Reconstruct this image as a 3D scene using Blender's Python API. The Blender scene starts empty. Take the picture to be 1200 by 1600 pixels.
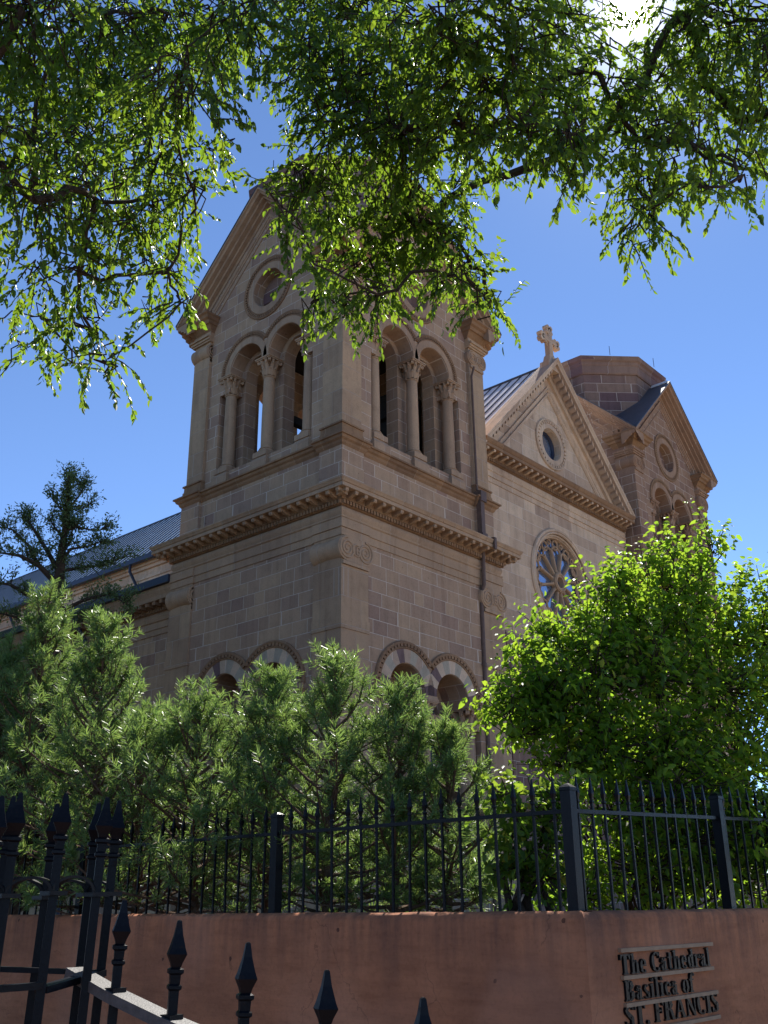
import bpy, bmesh, math, random
import numpy as np
from mathutils import Vector, Matrix
R = math.radians
PI = math.pi
scene = bpy.context.scene
col = scene.collection

# ------------------------------------------------------------------ camera
FPX, PITCH, ROLL, YAW = 1558.8, 0.3782, -0.0101, 0.7209      # focal length in pixels of a 1200x1600 frame
CAM = np.array([-17.0743, -16.4407, 1.65])
FW = np.array([math.cos(PITCH) * math.cos(YAW), math.cos(PITCH) * math.sin(YAW), math.sin(PITCH)])
_rt = np.array([math.sin(YAW), -math.cos(YAW), 0.0])
_up = np.cross(_rt, FW)
RT = math.cos(ROLL) * _rt + math.sin(ROLL) * _up
UP = -math.sin(ROLL) * _rt + math.cos(ROLL) * _up
cam_d = bpy.data.cameras.new('camera')
cam = bpy.data.objects.new('camera', cam_d)
col.objects.link(cam)
cam_d.sensor_fit = 'VERTICAL'
cam_d.sensor_height = 24.0
cam_d.lens = 24.0 * FPX / 1600.0
cam_d.clip_end = 3000
cam_d.clip_start = 0.05
m = Matrix(((RT[0], UP[0], -FW[0], CAM[0]), (RT[1], UP[1], -FW[1], CAM[1]), (RT[2], UP[2], -FW[2], CAM[2]), (0, 0, 0, 1)))
cam.matrix_world = m
scene.camera = cam

def at(u, v, t):
    """world point seen at photo pixel (u, v), t metres deep"""
    return CAM + t * (FW + (u - 600) / FPX * RT - (v - 800) / FPX * UP)

# ------------------------------------------------------------------ sky and sun
SUN_EL, SUN_AZ = R(46.73), R(22.6)                          # azimuth from +X towards +Y
SUN = np.array([math.cos(SUN_EL) * math.cos(SUN_AZ), math.cos(SUN_EL) * math.sin(SUN_AZ), math.sin(SUN_EL)])
w = bpy.data.worlds.new('World')
scene.world = w
w.use_nodes = True
nt = w.node_tree
nt.nodes.clear()
wo = nt.nodes.new('ShaderNodeOutputWorld')
bg = nt.nodes.new('ShaderNodeBackground')
sky = nt.nodes.new('ShaderNodeTexSky')
sky.sky_type = 'NISHITA'
sky.sun_disc = False
sky.sun_elevation = SUN_EL
sky.sun_rotation = PI / 2 - SUN_AZ
sky.altitude = 2100
sky.air_density = 0.72
sky.dust_density = 0.0
sky.ozone_density = 5.0
bg.inputs['Strength'].default_value = 0.125
nt.links.new(sky.outputs[0], bg.inputs['Color'])
# the sun's own disc and the bright ring of sky close round it
tc = nt.nodes.new('ShaderNodeTexCoord')
dp = nt.nodes.new('ShaderNodeVectorMath'); dp.operation = 'DOT_PRODUCT'
nt.links.new(tc.outputs['Generated'], dp.inputs[0])
dp.inputs[1].default_value = SUN
def wmath(op, a, b):
    n = nt.nodes.new('ShaderNodeMath'); n.operation = op
    for i, q in enumerate((a, b)):
        if q is None: continue
        if isinstance(q, (int, float)): n.inputs[i].default_value = q
        else: nt.links.new(q, n.inputs[i])
    return n.outputs[0]
cl = wmath('MAXIMUM', dp.outputs['Value'], 0.0)
core = wmath('MULTIPLY', wmath('POWER', cl, 16000.0), 30.0)
ring = wmath('MULTIPLY', wmath('POWER', cl, 450.0), 0.42)
veil = wmath('MULTIPLY', wmath('POWER', cl, 90.0), 0.09)
glow = wmath('ADD', wmath('ADD', core, ring), veil)
bg2 = nt.nodes.new('ShaderNodeBackground')
bg2.inputs['Color'].default_value = (1.0, 0.97, 0.92, 1)
nt.links.new(glow, bg2.inputs['Strength'])
ad = nt.nodes.new('ShaderNodeAddShader')
nt.links.new(bg.outputs[0], ad.inputs[0]); nt.links.new(bg2.outputs[0], ad.inputs[1])
nt.links.new(ad.outputs[0], wo.inputs['Surface'])

sun_d = bpy.data.lights.new('sun', 'SUN')
sun_d.energy = 5.0
sun_d.angle = R(0.53)
sun_d.color = (1.0, 0.95, 0.87)
sun = bpy.data.objects.new('sun', sun_d)
col.objects.link(sun)
sun.rotation_euler = Vector(-SUN).to_track_quat('-Z', 'Y').to_euler()
sun.location = (0, 0, 60)

scene.view_settings.view_transform = 'Standard'
scene.view_settings.look = 'None'
scene.view_settings.exposure = 0.92
scene.view_settings.gamma = 1.0
scene.view_settings.use_curve_mapping = False
scene.cycles.max_bounces = 8
scene.cycles.transparent_max_bounces = 8
scene.cycles.sample_clamp_indirect = 4.0
try: scene.cycles.use_denoising = True
except Exception: pass

# ------------------------------------------------------------------ helpers
def tag(o, label=None, cat=None, group=None, kind=None):
    if label: o['label'] = label
    if cat: o['category'] = cat
    if group: o['group'] = group
    if kind: o['kind'] = kind
    return o

def empty(name, loc=(0, 0, 0), parent=None):
    o = bpy.data.objects.new(name, None)
    o.empty_display_size = 0.3
    o.location = loc
    if parent: o.parent = parent
    col.objects.link(o)
    return o

class MB:
    def __init__(self):
        self.v = []; self.f = []; self.m = []
    def add(self, verts, faces, mi=0):
        b = len(self.v)
        self.v += [tuple(float(c) for c in p) for p in verts]
        self.f += [tuple(b + i for i in f) for f in faces]
        self.m += [mi] * len(faces)
    def box(self, a, b, mi=0):
        x0, y0, z0 = [min(p, q) for p, q in zip(a, b)]
        x1, y1, z1 = [max(p, q) for p, q in zip(a, b)]
        self.add([(x0, y0, z0), (x1, y0, z0), (x1, y1, z0), (x0, y1, z0), (x0, y0, z1), (x1, y0, z1), (x1, y1, z1), (x0, y1, z1)],
                 [(0, 3, 2, 1), (4, 5, 6, 7), (0, 1, 5, 4), (1, 2, 6, 5), (2, 3, 7, 6), (3, 0, 4, 7)], mi)
    def hexa(self, p, mi=0):
        self.add(p, [(0, 3, 2, 1), (4, 5, 6, 7), (0, 1, 5, 4), (1, 2, 6, 5), (2, 3, 7, 6), (3, 0, 4, 7)], mi)
    def rings(self, rings, close=True, caps=True, mi=0):
        """rings of equal vertex count, joined by quads"""
        n = len(rings[0]); V = []; F = []
        for r in rings: V += list(r)
        for i in range(len(rings) - 1):
            for j in range(n if close else n - 1):
                k = (j + 1) % n
                F.append((i * n + j, i * n + k, (i + 1) * n + k, (i + 1) * n + j))
        if caps and close:
            F.append(tuple(range(n - 1, -1, -1)))
            F.append(tuple((len(rings) - 1) * n + j for j in range(n)))
        self.add(V, F, mi)
    def tube(self, pts, rad, n=6, caps=True, mi=0):
        pts = [np.array(p, float) for p in pts]
        rad = [rad] * len(pts) if isinstance(rad, (int, float)) else rad
        rs = []
        prev = None
        for i, p in enumerate(pts):
            d = pts[min(i + 1, len(pts) - 1)] - pts[max(i - 1, 0)]
            d = d / (np.linalg.norm(d) + 1e-9)
            if prev is None:
                a = np.array([0, 0, 1.0]) if abs(d[2]) < 0.9 else np.array([1.0, 0, 0])
            else: a = prev
            x = a - d * (a @ d); x /= np.linalg.norm(x) + 1e-9
            y = np.cross(d, x); prev = x
            rs.append([p + rad[i] * (math.cos(2 * PI * k / n) * x + math.sin(2 * PI * k / n) * y) for k in range(n)])
        self.rings(rs, True, caps, mi)
    def lathe(self, c, prof, n=16, mi=0, mod=None):
        rs = []
        for (r, z) in prof:
            rs.append([(c[0] + r * (mod(2 * PI * k / n, z) if mod else 1) * math.cos(2 * PI * k / n),
                        c[1] + r * (mod(2 * PI * k / n, z) if mod else 1) * math.sin(2 * PI * k / n), c[2] + z) for k in range(n)])
        self.rings(rs, True, True, mi)
    def mesh(self, name, smooth=False):
        me = bpy.data.meshes.new(name)
        me.from_pydata(self.v, [], self.f)
        me.polygons.foreach_set('material_index', self.m)
        bm = bmesh.new(); bm.from_mesh(me); bmesh.ops.recalc_face_normals(bm, faces=bm.faces); bm.to_mesh(me); bm.free()
        if smooth:
            me.polygons.foreach_set('use_smooth', [True] * len(me.polygons))
            try: me.set_sharp_from_angle(angle=R(38))
            except Exception: pass
        me.update()
        return me
    def build(self, name, mat, parent=None, smooth=False):
        me = self.mesh(name, smooth)
        for mm in (mat if isinstance(mat, (list, tuple)) else [mat]): me.materials.append(mm)
        o = bpy.data.objects.new(name, me)
        if parent: o.parent = parent
        col.objects.link(o)
        return o

def np_mesh(name, V, Q, mat, parent=None):
    """big foliage mesh from arrays: V (n,3), Q (m,4)"""
    me = bpy.data.meshes.new(name)
    V = np.ascontiguousarray(V, dtype=np.float32); Q = np.ascontiguousarray(Q, dtype=np.int32)
    k = Q.shape[1]
    me.vertices.add(len(V)); me.vertices.foreach_set('co', V.ravel())
    me.loops.add(Q.size); me.loops.foreach_set('vertex_index', Q.ravel())
    me.polygons.add(len(Q)); me.polygons.foreach_set('loop_start', np.arange(0, Q.size, k, dtype=np.int32))
    me.update(calc_edges=True)
    me.materials.append(mat)
    o = bpy.data.objects.new(name, me)
    if parent: o.parent = parent
    col.objects.link(o)
    return o

def copy_tree(o, parent=None):
    c = o.copy(); col.objects.link(c)
    if parent: c.parent = parent
    for ch in list(o.children): copy_tree(ch, c)
    return c

def plate_polys(outline, holes, mb, place, d0, d1, mi=0):
    """a flat plate with holes: outline and holes are (s, z) loops, place(s, d, z) gives the world point"""
    cu = bpy.data.curves.new('plate', 'CURVE'); cu.dimensions = '2D'; cu.fill_mode = 'BOTH'; cu.extrude = 0.5
    for lp in [outline] + holes:
        sp = cu.splines.new('POLY'); sp.points.add(len(lp) - 1); sp.use_cyclic_u = True
        for p, q in zip(sp.points, lp): p.co = (q[0], q[1], 0, 1)
    ob = bpy.data.objects.new('plate', cu); col.objects.link(ob)
    me = bpy.data.meshes.new_from_object(ob)
    vs = [place(v.co.x, d0 if v.co.z < 0 else d1, v.co.y) for v in me.vertices]
    mb.add(vs, [tuple(p.vertices) for p in me.polygons], mi)
    bpy.data.objects.remove(ob); bpy.data.curves.remove(cu); bpy.data.meshes.remove(me)

def arc(cs, cz, r, a0, a1, n):
    return [(cs + r * math.cos(a0 + (a1 - a0) * i / n), cz + r * math.sin(a0 + (a1 - a0) * i / n)) for i in range(n + 1)]

# ------------------------------------------------------------------ materials
class NT:
    def __init__(self, name):
        self.m = bpy.data.materials.new(name); self.m.use_nodes = True
        self.t = self.m.node_tree; self.t.nodes.clear()
        self.out = self.t.nodes.new('ShaderNodeOutputMaterial')
    def n(self, ty, **kw):
        q = self.t.nodes.new(ty)
        for k, v in kw.items(): setattr(q, k, v)
        return q
    def l(self, a, b): self.t.links.new(a, b)
    def math(self, op, a, b=None, c=None, clamp=False):
        q = self.n('ShaderNodeMath', operation=op); q.use_clamp = clamp
        for i, x in enumerate((a, b, c)):
            if x is None: continue
            if isinstance(x, (int, float)): q.inputs[i].default_value = x
            else: self.l(x, q.inputs[i])
        return q.outputs[0]
    def mix(self, fac, a, b, mode='MIX'):
        q = self.n('ShaderNodeMix', data_type='RGBA', blend_type=mode)
        for sk, x in ((q.inputs[0], fac), (q.inputs[6], a), (q.inputs[7], b)):
            if isinstance(x, (int, float)): sk.default_value = x
            elif isinstance(x, tuple): sk.default_value = (*x, 1) if len(x) == 3 else x
            else: self.l(x, sk)
        return q.outputs[2]
    def ramp(self, fac, stops, interp='LINEAR'):
        q = self.n('ShaderNodeValToRGB'); cr = q.color_ramp; cr.interpolation = interp
        while len(cr.elements) < len(stops): cr.elements.new(0.5)
        for e, (p, c) in zip(cr.elements, stops):
            e.position = p; e.color = (*c, 1) if len(c) == 3 else c
        self.l(fac, q.inputs[0]); return q.outputs[0]
    def noise(self, vec, scale, detail=4, rough=0.6, dim='3D'):
        q = self.n('ShaderNodeTexNoise', noise_dimensions=dim)
        q.inputs['Scale'].default_value = scale; q.inputs['Detail'].default_value = detail; q.inputs['Roughness'].default_value = rough
        if vec is not None: self.l(vec, q.inputs['Vector'])
        return q.outputs[0]
    def comb(self, x, y, z):
        q = self.n('ShaderNodeCombineXYZ')
        for i, a in enumerate((x, y, z)):
            if isinstance(a, (int, float)): q.inputs[i].default_value = a
            else: self.l(a, q.inputs[i])
        return q.outputs[0]
    def bsdf(self, colr, rough=0.8, metal=0.0, bump=None, bstr=0.3, bdist=0.02, spec=0.3):
        b = self.n('ShaderNodeBsdfPrincipled')
        if isinstance(colr, tuple): b.inputs['Base Color'].default_value = (*colr, 1)
        else: self.l(colr, b.inputs['Base Color'])
        if isinstance(rough, (int, float)): b.inputs['Roughness'].default_value = rough
        else: self.l(rough, b.inputs['Roughness'])
        b.inputs['Metallic'].default_value = metal
        b.inputs['Specular IOR Level'].default_value = spec
        if bump is not None:
            bp = self.n('ShaderNodeBump'); bp.inputs['Strength'].default_value = bstr; bp.inputs['Distance'].default_value = bdist
            self.l(bump, bp.inputs['Height']); self.l(bp.outputs[0], b.inputs['Normal'])
        self.l(b.outputs[0], self.out.inputs['Surface'])
        return b

def stone(name, stops, rowh=0.37, bw=0.62, mortar=(0.66, 0.55, 0.46), blocks=True, stain=0.5):
    k = NT(name)
    g = k.n('ShaderNodeNewGeometry')
    sp = k.n('ShaderNodeSeparateXYZ'); k.l(g.outputs['Position'], sp.inputs[0])
    sn = k.n('ShaderNodeSeparateXYZ'); k.l(g.outputs['True Normal'], sn.inputs[0])
    isx = k.math('GREATER_THAN', k.math('ABSOLUTE', sn.outputs[0]), k.math('ABSOLUTE', sn.outputs[1]))
    mu = k.n('ShaderNodeMix', data_type='FLOAT'); k.l(isx, mu.inputs[0]); k.l(sp.outputs[0], mu.inputs[2]); k.l(sp.outputs[1], mu.inputs[3])
    u = mu.outputs[0]; z = sp.outputs[2]
    fine = k.noise(g.outputs['Position'], 26.0, 5, 0.65)
    grit = k.noise(g.outputs['Position'], 110.0, 2, 0.6)
    big = k.noise(g.outputs['Position'], 0.55, 4, 0.6)
    mid = k.noise(g.outputs['Position'], 3.2, 4, 0.6)
    vz = k.n('ShaderNodeMapping'); vz.inputs['Scale'].default_value = (5.0, 5.0, 0.35); k.l(g.outputs['Position'], vz.inputs[0])
    drip = k.noise(vz.outputs[0], 1.0, 4, 0.6)
    zr = k.math('DIVIDE', z, rowh); row = k.math('FLOOR', zr)
    if blocks:
        wn = k.n('ShaderNodeTexWhiteNoise', noise_dimensions='1D'); k.l(row, wn.inputs['W'])
        warp = k.noise(k.comb(u, k.math('MULTIPLY', row, 7.31), 0.0), 0.9, 1, 0.4)
        wid = k.math('ADD', 0.75, k.math('MULTIPLY', wn.outputs[0], 0.6))
        u2 = k.math('ADD', k.math('ADD', k.math('MULTIPLY', k.math('DIVIDE', u, bw), wid), k.math('MULTIPLY', wn.outputs[0], 37.0)), k.math('MULTIPLY', warp, 1.9))
    else:
        u2 = k.math('ADD', k.math('DIVIDE', u, bw), 0.37); row = k.math('FLOOR', k.math('MULTIPLY', z, 0.23))
    cid = k.comb(k.math('FLOOR', u2), row, k.math('MULTIPLY', isx, 5.0))
    w3 = k.n('ShaderNodeTexWhiteNoise', noise_dimensions='3D'); k.l(cid, w3.inputs['Vector'])
    rnd = w3.outputs[0]
    fu = k.math('FRACT', u2); du = k.math('MULTIPLY', k.math('MINIMUM', fu, k.math('SUBTRACT', 1.0, fu)), bw)
    if blocks:
        fz = k.math('FRACT', zr); dz = k.math('MULTIPLY', k.math('MINIMUM', fz, k.math('SUBTRACT', 1.0, fz)), rowh)
        de = k.math('MINIMUM', du, dz)
    else: de = du
    de = k.math('ADD', de, k.math('MULTIPLY', k.math('SUBTRACT', mid, 0.5), 0.010))
    inside = k.n('ShaderNodeMapRange'); inside.interpolation_type = 'SMOOTHSTEP'
    inside.inputs[1].default_value = 0.004; inside.inputs[2].default_value = 0.013; k.l(de, inside.inputs[0])
    ins = inside.outputs[0]
    stops = [(a, (b[0] * 1.03, b[1] * .97, b[2] * .865)) for a, b in stops]
    c = k.ramp(rnd, stops)
    c = k.mix(0.30, c, k.ramp(mid, [(0.3, (0.62, 0.6, 0.6)), (0.5, (1, 1, 1)), (0.72, (1.12, 1.06, 1.0))]), 'MULTIPLY')
    c = k.mix(stain, c, k.ramp(big, [(0.3, (0.72, 0.70, 0.72)), (0.55, (1, 1, 1)), (0.75, (1.06, 1.0, 0.95))]), 'MULTIPLY')
    c = k.mix(0.35, c, k.ramp(drip, [(0.32, (0.55, 0.52, 0.5)), (0.5, (1, 1, 1))]), 'MULTIPLY')
    c = k.mix(0.35, c, k.ramp(fine, [(0.25, (0.45, 0.43, 0.42)), (0.5, (1, 1, 1)), (0.8, (1.15, 1.15, 1.15))]), 'MULTIPLY')
    pit = k.ramp(k.noise(g.outputs['Position'], 7.0, 4, 0.75), [(0.27, (0.35, 0.31, 0.30)), (0.335, (1, 1, 1))])
    c = k.mix(0.8, c, pit, 'MULTIPLY')
    w4 = k.n('ShaderNodeTexWhiteNoise', noise_dimensions='2D'); k.l(cid, w4.inputs['Vector'])
    mc = k.mix(k.math('MULTIPLY', big, 0.6), mortar, stops[1][1])
    c = k.mix(ins, mc, c)
    h = k.math('ADD', k.math('ADD', k.math('MULTIPLY', ins, 0.5), k.math('MULTIPLY', fine, 0.5)), k.math('ADD', k.math('MULTIPLY', grit, 0.15), k.math('MULTIPLY', rnd, 0.12)))
    k.bsdf(c, 0.92, 0, h, 0.7, 0.02, 0.15)
    return k.m

TAN = [(0.0, (0.46, 0.325, 0.23)), (0.35, (0.43, 0.30, 0.215)), (0.65, (0.40, 0.277, 0.205)), (0.85, (0.355, 0.245, 0.19)), (0.95, (0.345, 0.235, 0.185)), (1.0, (0.315, 0.208, 0.172))]
LIGHT = [(0.0, (0.68, 0.53, 0.41)), (0.4, (0.62, 0.475, 0.365)), (0.75, (0.55, 0.415, 0.32)), (1.0, (0.45, 0.33, 0.26))]
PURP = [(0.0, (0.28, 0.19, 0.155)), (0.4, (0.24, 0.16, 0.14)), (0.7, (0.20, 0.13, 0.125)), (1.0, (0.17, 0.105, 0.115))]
TRIM = [(0.0, (0.46, 0.325, 0.23)), (0.5, (0.42, 0.295, 0.21)), (1.0, (0.37, 0.255, 0.185))]
OCH = [(0.0, (0.34, 0.215, 0.135)), (0.5, (0.30, 0.185, 0.115)), (1.0, (0.24, 0.15, 0.10))]
M = {}
M['stone'] = stone('ashlar_sandstone', TAN)
M['stone_light'] = stone('pale_ashlar_sandstone', LIGHT, 0.42, 0.8)
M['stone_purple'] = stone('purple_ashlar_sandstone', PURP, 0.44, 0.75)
M['trim'] = stone('dressed_sandstone', TRIM, 0.5, 1.15, blocks=False, mortar=(0.42, 0.35, 0.29))
M['pilaster'] = stone('large_block_sandstone', [(a, (b[0] * 1.03, b[1] * 1.03, b[2] * 1.0)) for a, b in TRIM], 0.74, 1.3, mortar=(0.42, 0.33, 0.27))
M['trim_light'] = stone('pale_dressed_sandstone', LIGHT, 0.5, 1.2, blocks=False)
M['ochre'] = stone('ochre_sandstone', OCH, 0.5, 1.2, blocks=False, mortar=(0.36, 0.25, 0.16))  # one ochre tone for mouldings, sills, cornices and dentil bands
M['trim_purple'] = stone('purple_dressed_sandstone', PURP, 0.5, 1.1, blocks=False, mortar=(0.4, 0.33, 0.3))
M['cream'] = stone('cream_voussoir_stone', [(0, (0.47, 0.42, 0.35)), (0.5, (0.42, 0.37, 0.31)), (1, (0.38, 0.33, 0.28))], 5, 9, blocks=False)
M['mauve'] = stone('mauve_voussoir_stone', [(0, (0.22, 0.15, 0.15)), (0.5, (0.19, 0.13, 0.135)), (1, (0.17, 0.115, 0.12))], 5, 9, blocks=False)

def simple(name, c, rough=0.5, metal=0.0, nscale=8.0, var=0.25, bstr=0.1, spec=0.4):
    k = NT(name); g = k.n('ShaderNodeNewGeometry')
    n1 = k.noise(g.outputs['Position'], nscale, 5, 0.65)
    lo = tuple(x * (1 - var) for x in c); hi = tuple(min(1, x * (1 + var)) for x in c)
    n2 = k.noise(g.outputs['Position'], nscale * 7, 3, 0.6)
    k.bsdf(k.ramp(n1, [(0.25, lo), (0.75, hi)]), k.math('ADD', rough - 0.12, k.math('MULTIPLY', n2, 0.24)), metal, n2, bstr, 0.01, spec)
    return k.m

def iron_mat():
    k = NT('black_painted_iron'); g = k.n('ShaderNodeNewGeometry'); P_ = g.outputs['Position']
    rust = k.ramp(k.noise(P_, 26.0, 6, 0.75), [(0.60, (0, 0, 0)), (0.72, (1, 1, 1))])
    dust = k.noise(P_, 90.0, 3, 0.6)
    c = k.mix(k.math('MULTIPLY', rust, 0.7), k.ramp(dust, [(0.3, (0.0026, 0.0028, 0.0048)), (0.8, (0.007, 0.007, 0.009))]), (0.030, 0.016, 0.010))
    k.bsdf(c, k.math('ADD', 0.36, k.math('MULTIPLY', rust, 0.35)), 0.0, k.math('ADD', dust, rust), 0.25, 0.004, 0.16)
    return k.m
M['iron'] = iron_mat()
M['iron_skylit'] = simple('skylit_grey_iron', (0.065, 0.060, 0.057), 0.6, 0.0, 20, 0.5, 0.3, 0.5)  # handrail grey: sky reflection on the bar put into its base colour
M['zinc'] = simple('zinc_roof_sheet', (0.78, 0.77, 0.76), 0.5, 0.1, 1.2, 0.14, 0.08, 0.5)
M['slate'] = simple('dark_roof_sheet', (0.07, 0.075, 0.09), 0.5, 0.2, 2, 0.25, 0.1, 0.4)
M['navy'] = simple('navy_gutter_paint', (0.022, 0.028, 0.055), 0.4, 0.0, 5, 0.2, 0.05, 0.4)
M['pipe'] = simple('brown_pipe_paint', (0.13, 0.08, 0.06), 0.6, 0.0, 6, 0.3, 0.1, 0.3)
M['bark'] = simple('dark_bark', (0.06, 0.043, 0.032), 0.9, 0, 18, 0.5, 0.8, 0.1)
M['pine_bark'] = simple('pine_bark', (0.12, 0.075, 0.05), 0.9, 0, 22, 0.5, 0.8, 0.1)
M['louvre'] = simple('dark_louvre_wood', (0.03, 0.025, 0.022), 0.8, 0, 6, 0.3, 0.2, 0.2)
M['flash'] = simple('lead_flashing', (0.62, 0.61, 0.6), 0.5, 0.2, 3, 0.15, 0.05, 0.4)
M['signbar'] = simple('tan_sign_bar', (0.36, 0.22, 0.13), 0.7, 0.0, 12, 0.2, 0.1, 0.3)
M['soil'] = simple('garden_soil', (0.09, 0.065, 0.045), 0.95, 0, 3, 0.4, 0.8, 0.1)
M['plaza'] = simple('pale_plaza_paving', (0.56, 0.47, 0.36), 0.85, 0, 0.7, 0.12, 0.2, 0.2)
M['street'] = simple('street_asphalt', (0.055, 0.053, 0.05), 0.9, 0, 5, 0.25, 0.4, 0.2)
M['pave'] = simple('brick_pavement', (0.22, 0.13, 0.095), 0.85, 0, 3, 0.25, 0.3, 0.2)

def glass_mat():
    k = NT('sky_tinted_window_glass'); g = k.n('ShaderNodeNewGeometry')  # blue sky reflection is put into the glass base colour
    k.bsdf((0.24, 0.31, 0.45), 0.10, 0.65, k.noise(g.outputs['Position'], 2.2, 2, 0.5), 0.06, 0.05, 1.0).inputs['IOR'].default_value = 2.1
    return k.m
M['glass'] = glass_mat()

def plaster_mat():
    k = NT('red_brown_plaster'); g = k.n('ShaderNodeNewGeometry'); P = g.outputs['Position']
    mp = k.n('ShaderNodeMapping'); mp.inputs['Scale'].default_value = (1.6, 1.6, 11.0); k.l(P, mp.inputs[0])
    st = k.noise(mp.outputs[0], 1.6, 6, 0.7)
    big = k.noise(P, 1.3, 5, 0.62)
    fine = k.noise(P, 38.0, 4, 0.65)
    mv = k.n('ShaderNodeMapping'); mv.inputs['Scale'].default_value = (7.0, 7.0, 0.7); k.l(P, mv.inputs[0])
    drip = k.noise(mv.outputs[0], 1.4, 5, 0.65)
    c = k.ramp(big, [(0.25, (0.28, 0.112, 0.060)), (0.5, (0.44, 0.168, 0.080)), (0.75, (0.55, 0.225, 0.112))])
    c = k.mix(0.55, c, k.ramp(st, [(0.3, (0.66, 0.62, 0.60)), (0.5, (1, 1, 1)), (0.7, (1.2, 1.16, 1.14))]), 'MULTIPLY')
    sz = k.n('ShaderNodeSeparateXYZ'); k.l(P, sz.inputs[0])
    near_top = k.n('ShaderNodeMapRange'); k.l(sz.outputs[2], near_top.inputs[0]); near_top.inputs[1].default_value = 1.15; near_top.inputs[2].default_value = 1.62
    dm = k.math('MULTIPLY', k.ramp(drip, [(0.42, (0, 0, 0)), (0.62, (1, 1, 1))]), near_top.outputs[0])
    c = k.mix(k.math('MULTIPLY', dm, 0.5), c, (0.06, 0.045, 0.04))
    c = k.mix(0.4, c, k.ramp(fine, [(0.25, (0.5, 0.5, 0.5)), (0.5, (1, 1, 1))]), 'MULTIPLY')
    vo = k.n('ShaderNodeTexVoronoi'); vo.inputs['Scale'].default_value = 3.4; vo.inputs['Randomness'].default_value = 0.85; k.l(P, vo.inputs['Vector'])
    spot = k.math('LESS_THAN', k.math('ADD', vo.outputs['Distance'], k.math('MULTIPLY', fine, 0.05)), 0.072)
    c = k.mix(k.math('MULTIPLY', spot, 0.8), c, (0.07, 0.028, 0.02))
    wv = k.n('ShaderNodeVectorMath', operation='ADD'); k.l(P, wv.inputs[0])
    nz = k.n('ShaderNodeTexNoise'); nz.inputs['Scale'].default_value = 4.0; nz.inputs['Detail'].default_value = 5; k.l(P, nz.inputs['Vector'])
    sc_ = k.n('ShaderNodeVectorMath', operation='SCALE'); k.l(nz.outputs['Color'], sc_.inputs[0]); sc_.inputs['Scale'].default_value = 0.35; k.l(sc_.outputs[0], wv.inputs[1])
    ve = k.n('ShaderNodeTexVoronoi', feature='DISTANCE_TO_EDGE'); ve.inputs['Scale'].default_value = 1.1; k.l(wv.outputs[0], ve.inputs['Vector'])
    crack = k.math('MULTIPLY', k.math('LESS_THAN', ve.outputs['Distance'], 0.0032), k.math('GREATER_THAN', big, 0.5))
    c = k.mix(k.math('MULTIPLY', crack, 0.35), c, (0.06, 0.03, 0.022))
    patch = k.ramp(k.noise(P, 0.8, 2, 0.5), [(0.52, (0, 0, 0)), (0.60, (1, 1, 1))])
    c = k.mix(k.math('MULTIPLY', patch, 0.22), c, (0.55, 0.27, 0.17))
    h = k.math('ADD', k.math('MULTIPLY', st, 0.5), k.math('SUBTRACT', k.math('MULTIPLY', fine, 0.3), k.math('MULTIPLY', spot, 0.5)))
    k.bsdf(c, 0.9, 0, h, 0.55, 0.02, 0.2)
    return k.m
M['plaster'] = plaster_mat()

def leaf_mat(name, dark, light, trans, tfac=0.45, rough=0.42, odd=None, spec=0.3):
    k = NT(name); g = k.n('ShaderNodeNewGeometry')
    rp = g.outputs['Random Per Island']
    c = k.ramp(rp, [(0.0, dark), (0.6, light), (0.94, tuple(min(1, x * 1.25) for x in light)), (0.97, odd or light)])
    t = k.mix(k.math('MULTIPLY', rp, 0.6), trans, tuple(min(1, x) for x in (trans[0] * 1.5, trans[1] * 1.05, trans[2])))
    b = k.n('ShaderNodeBsdfPrincipled'); k.l(c, b.inputs['Base Color']); b.inputs['Roughness'].default_value = rough
    b.inputs['Specular IOR Level'].default_value = spec
    tr = k.n('ShaderNodeBsdfTranslucent'); k.l(t, tr.inputs['Color'])
    mx = k.n('ShaderNodeMixShader'); mx.inputs[0].default_value = tfac
    k.l(b.outputs[0], mx.inputs[1]); k.l(tr.outputs[0], mx.inputs[2]); k.l(mx.outputs[0], k.out.inputs['Surface'])
    return k.m
M['elm_leaf'] = leaf_mat('elm_leaves', (0.012, 0.028, 0.008), (0.045, 0.085, 0.016), (0.24, 0.42, 0.03), 0.45, 0.45, spec=.3)
M['shrub_leaf'] = leaf_mat('shrub_leaves', (0.022, 0.055, 0.010), (0.07, 0.14, 0.018), (0.32, 0.56, 0.04), 0.52, 0.45, (0.25, 0.2, 0.03))
M['vine_leaf'] = leaf_mat('vine_leaves', (0.03, 0.07, 0.014), (0.05, 0.11, 0.02), (0.26, 0.44, 0.04), 0.5, 0.45, (0.35, 0.26, 0.03))
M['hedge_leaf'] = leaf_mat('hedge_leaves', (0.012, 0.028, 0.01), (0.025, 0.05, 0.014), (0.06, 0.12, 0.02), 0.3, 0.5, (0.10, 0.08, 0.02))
M['needle'] = leaf_mat('pine_needles', (0.034, 0.068, 0.024), (0.095, 0.158, 0.056), (0.27, 0.46, 0.10), 0.40, 0.38, (0.24, 0.14, 0.05), spec=.45)
M['juniper'] = leaf_mat('juniper_sprays', (0.045, 0.075, 0.035), (0.10, 0.145, 0.06), (0.2, 0.3, 0.08), 0.42, 0.5)

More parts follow.
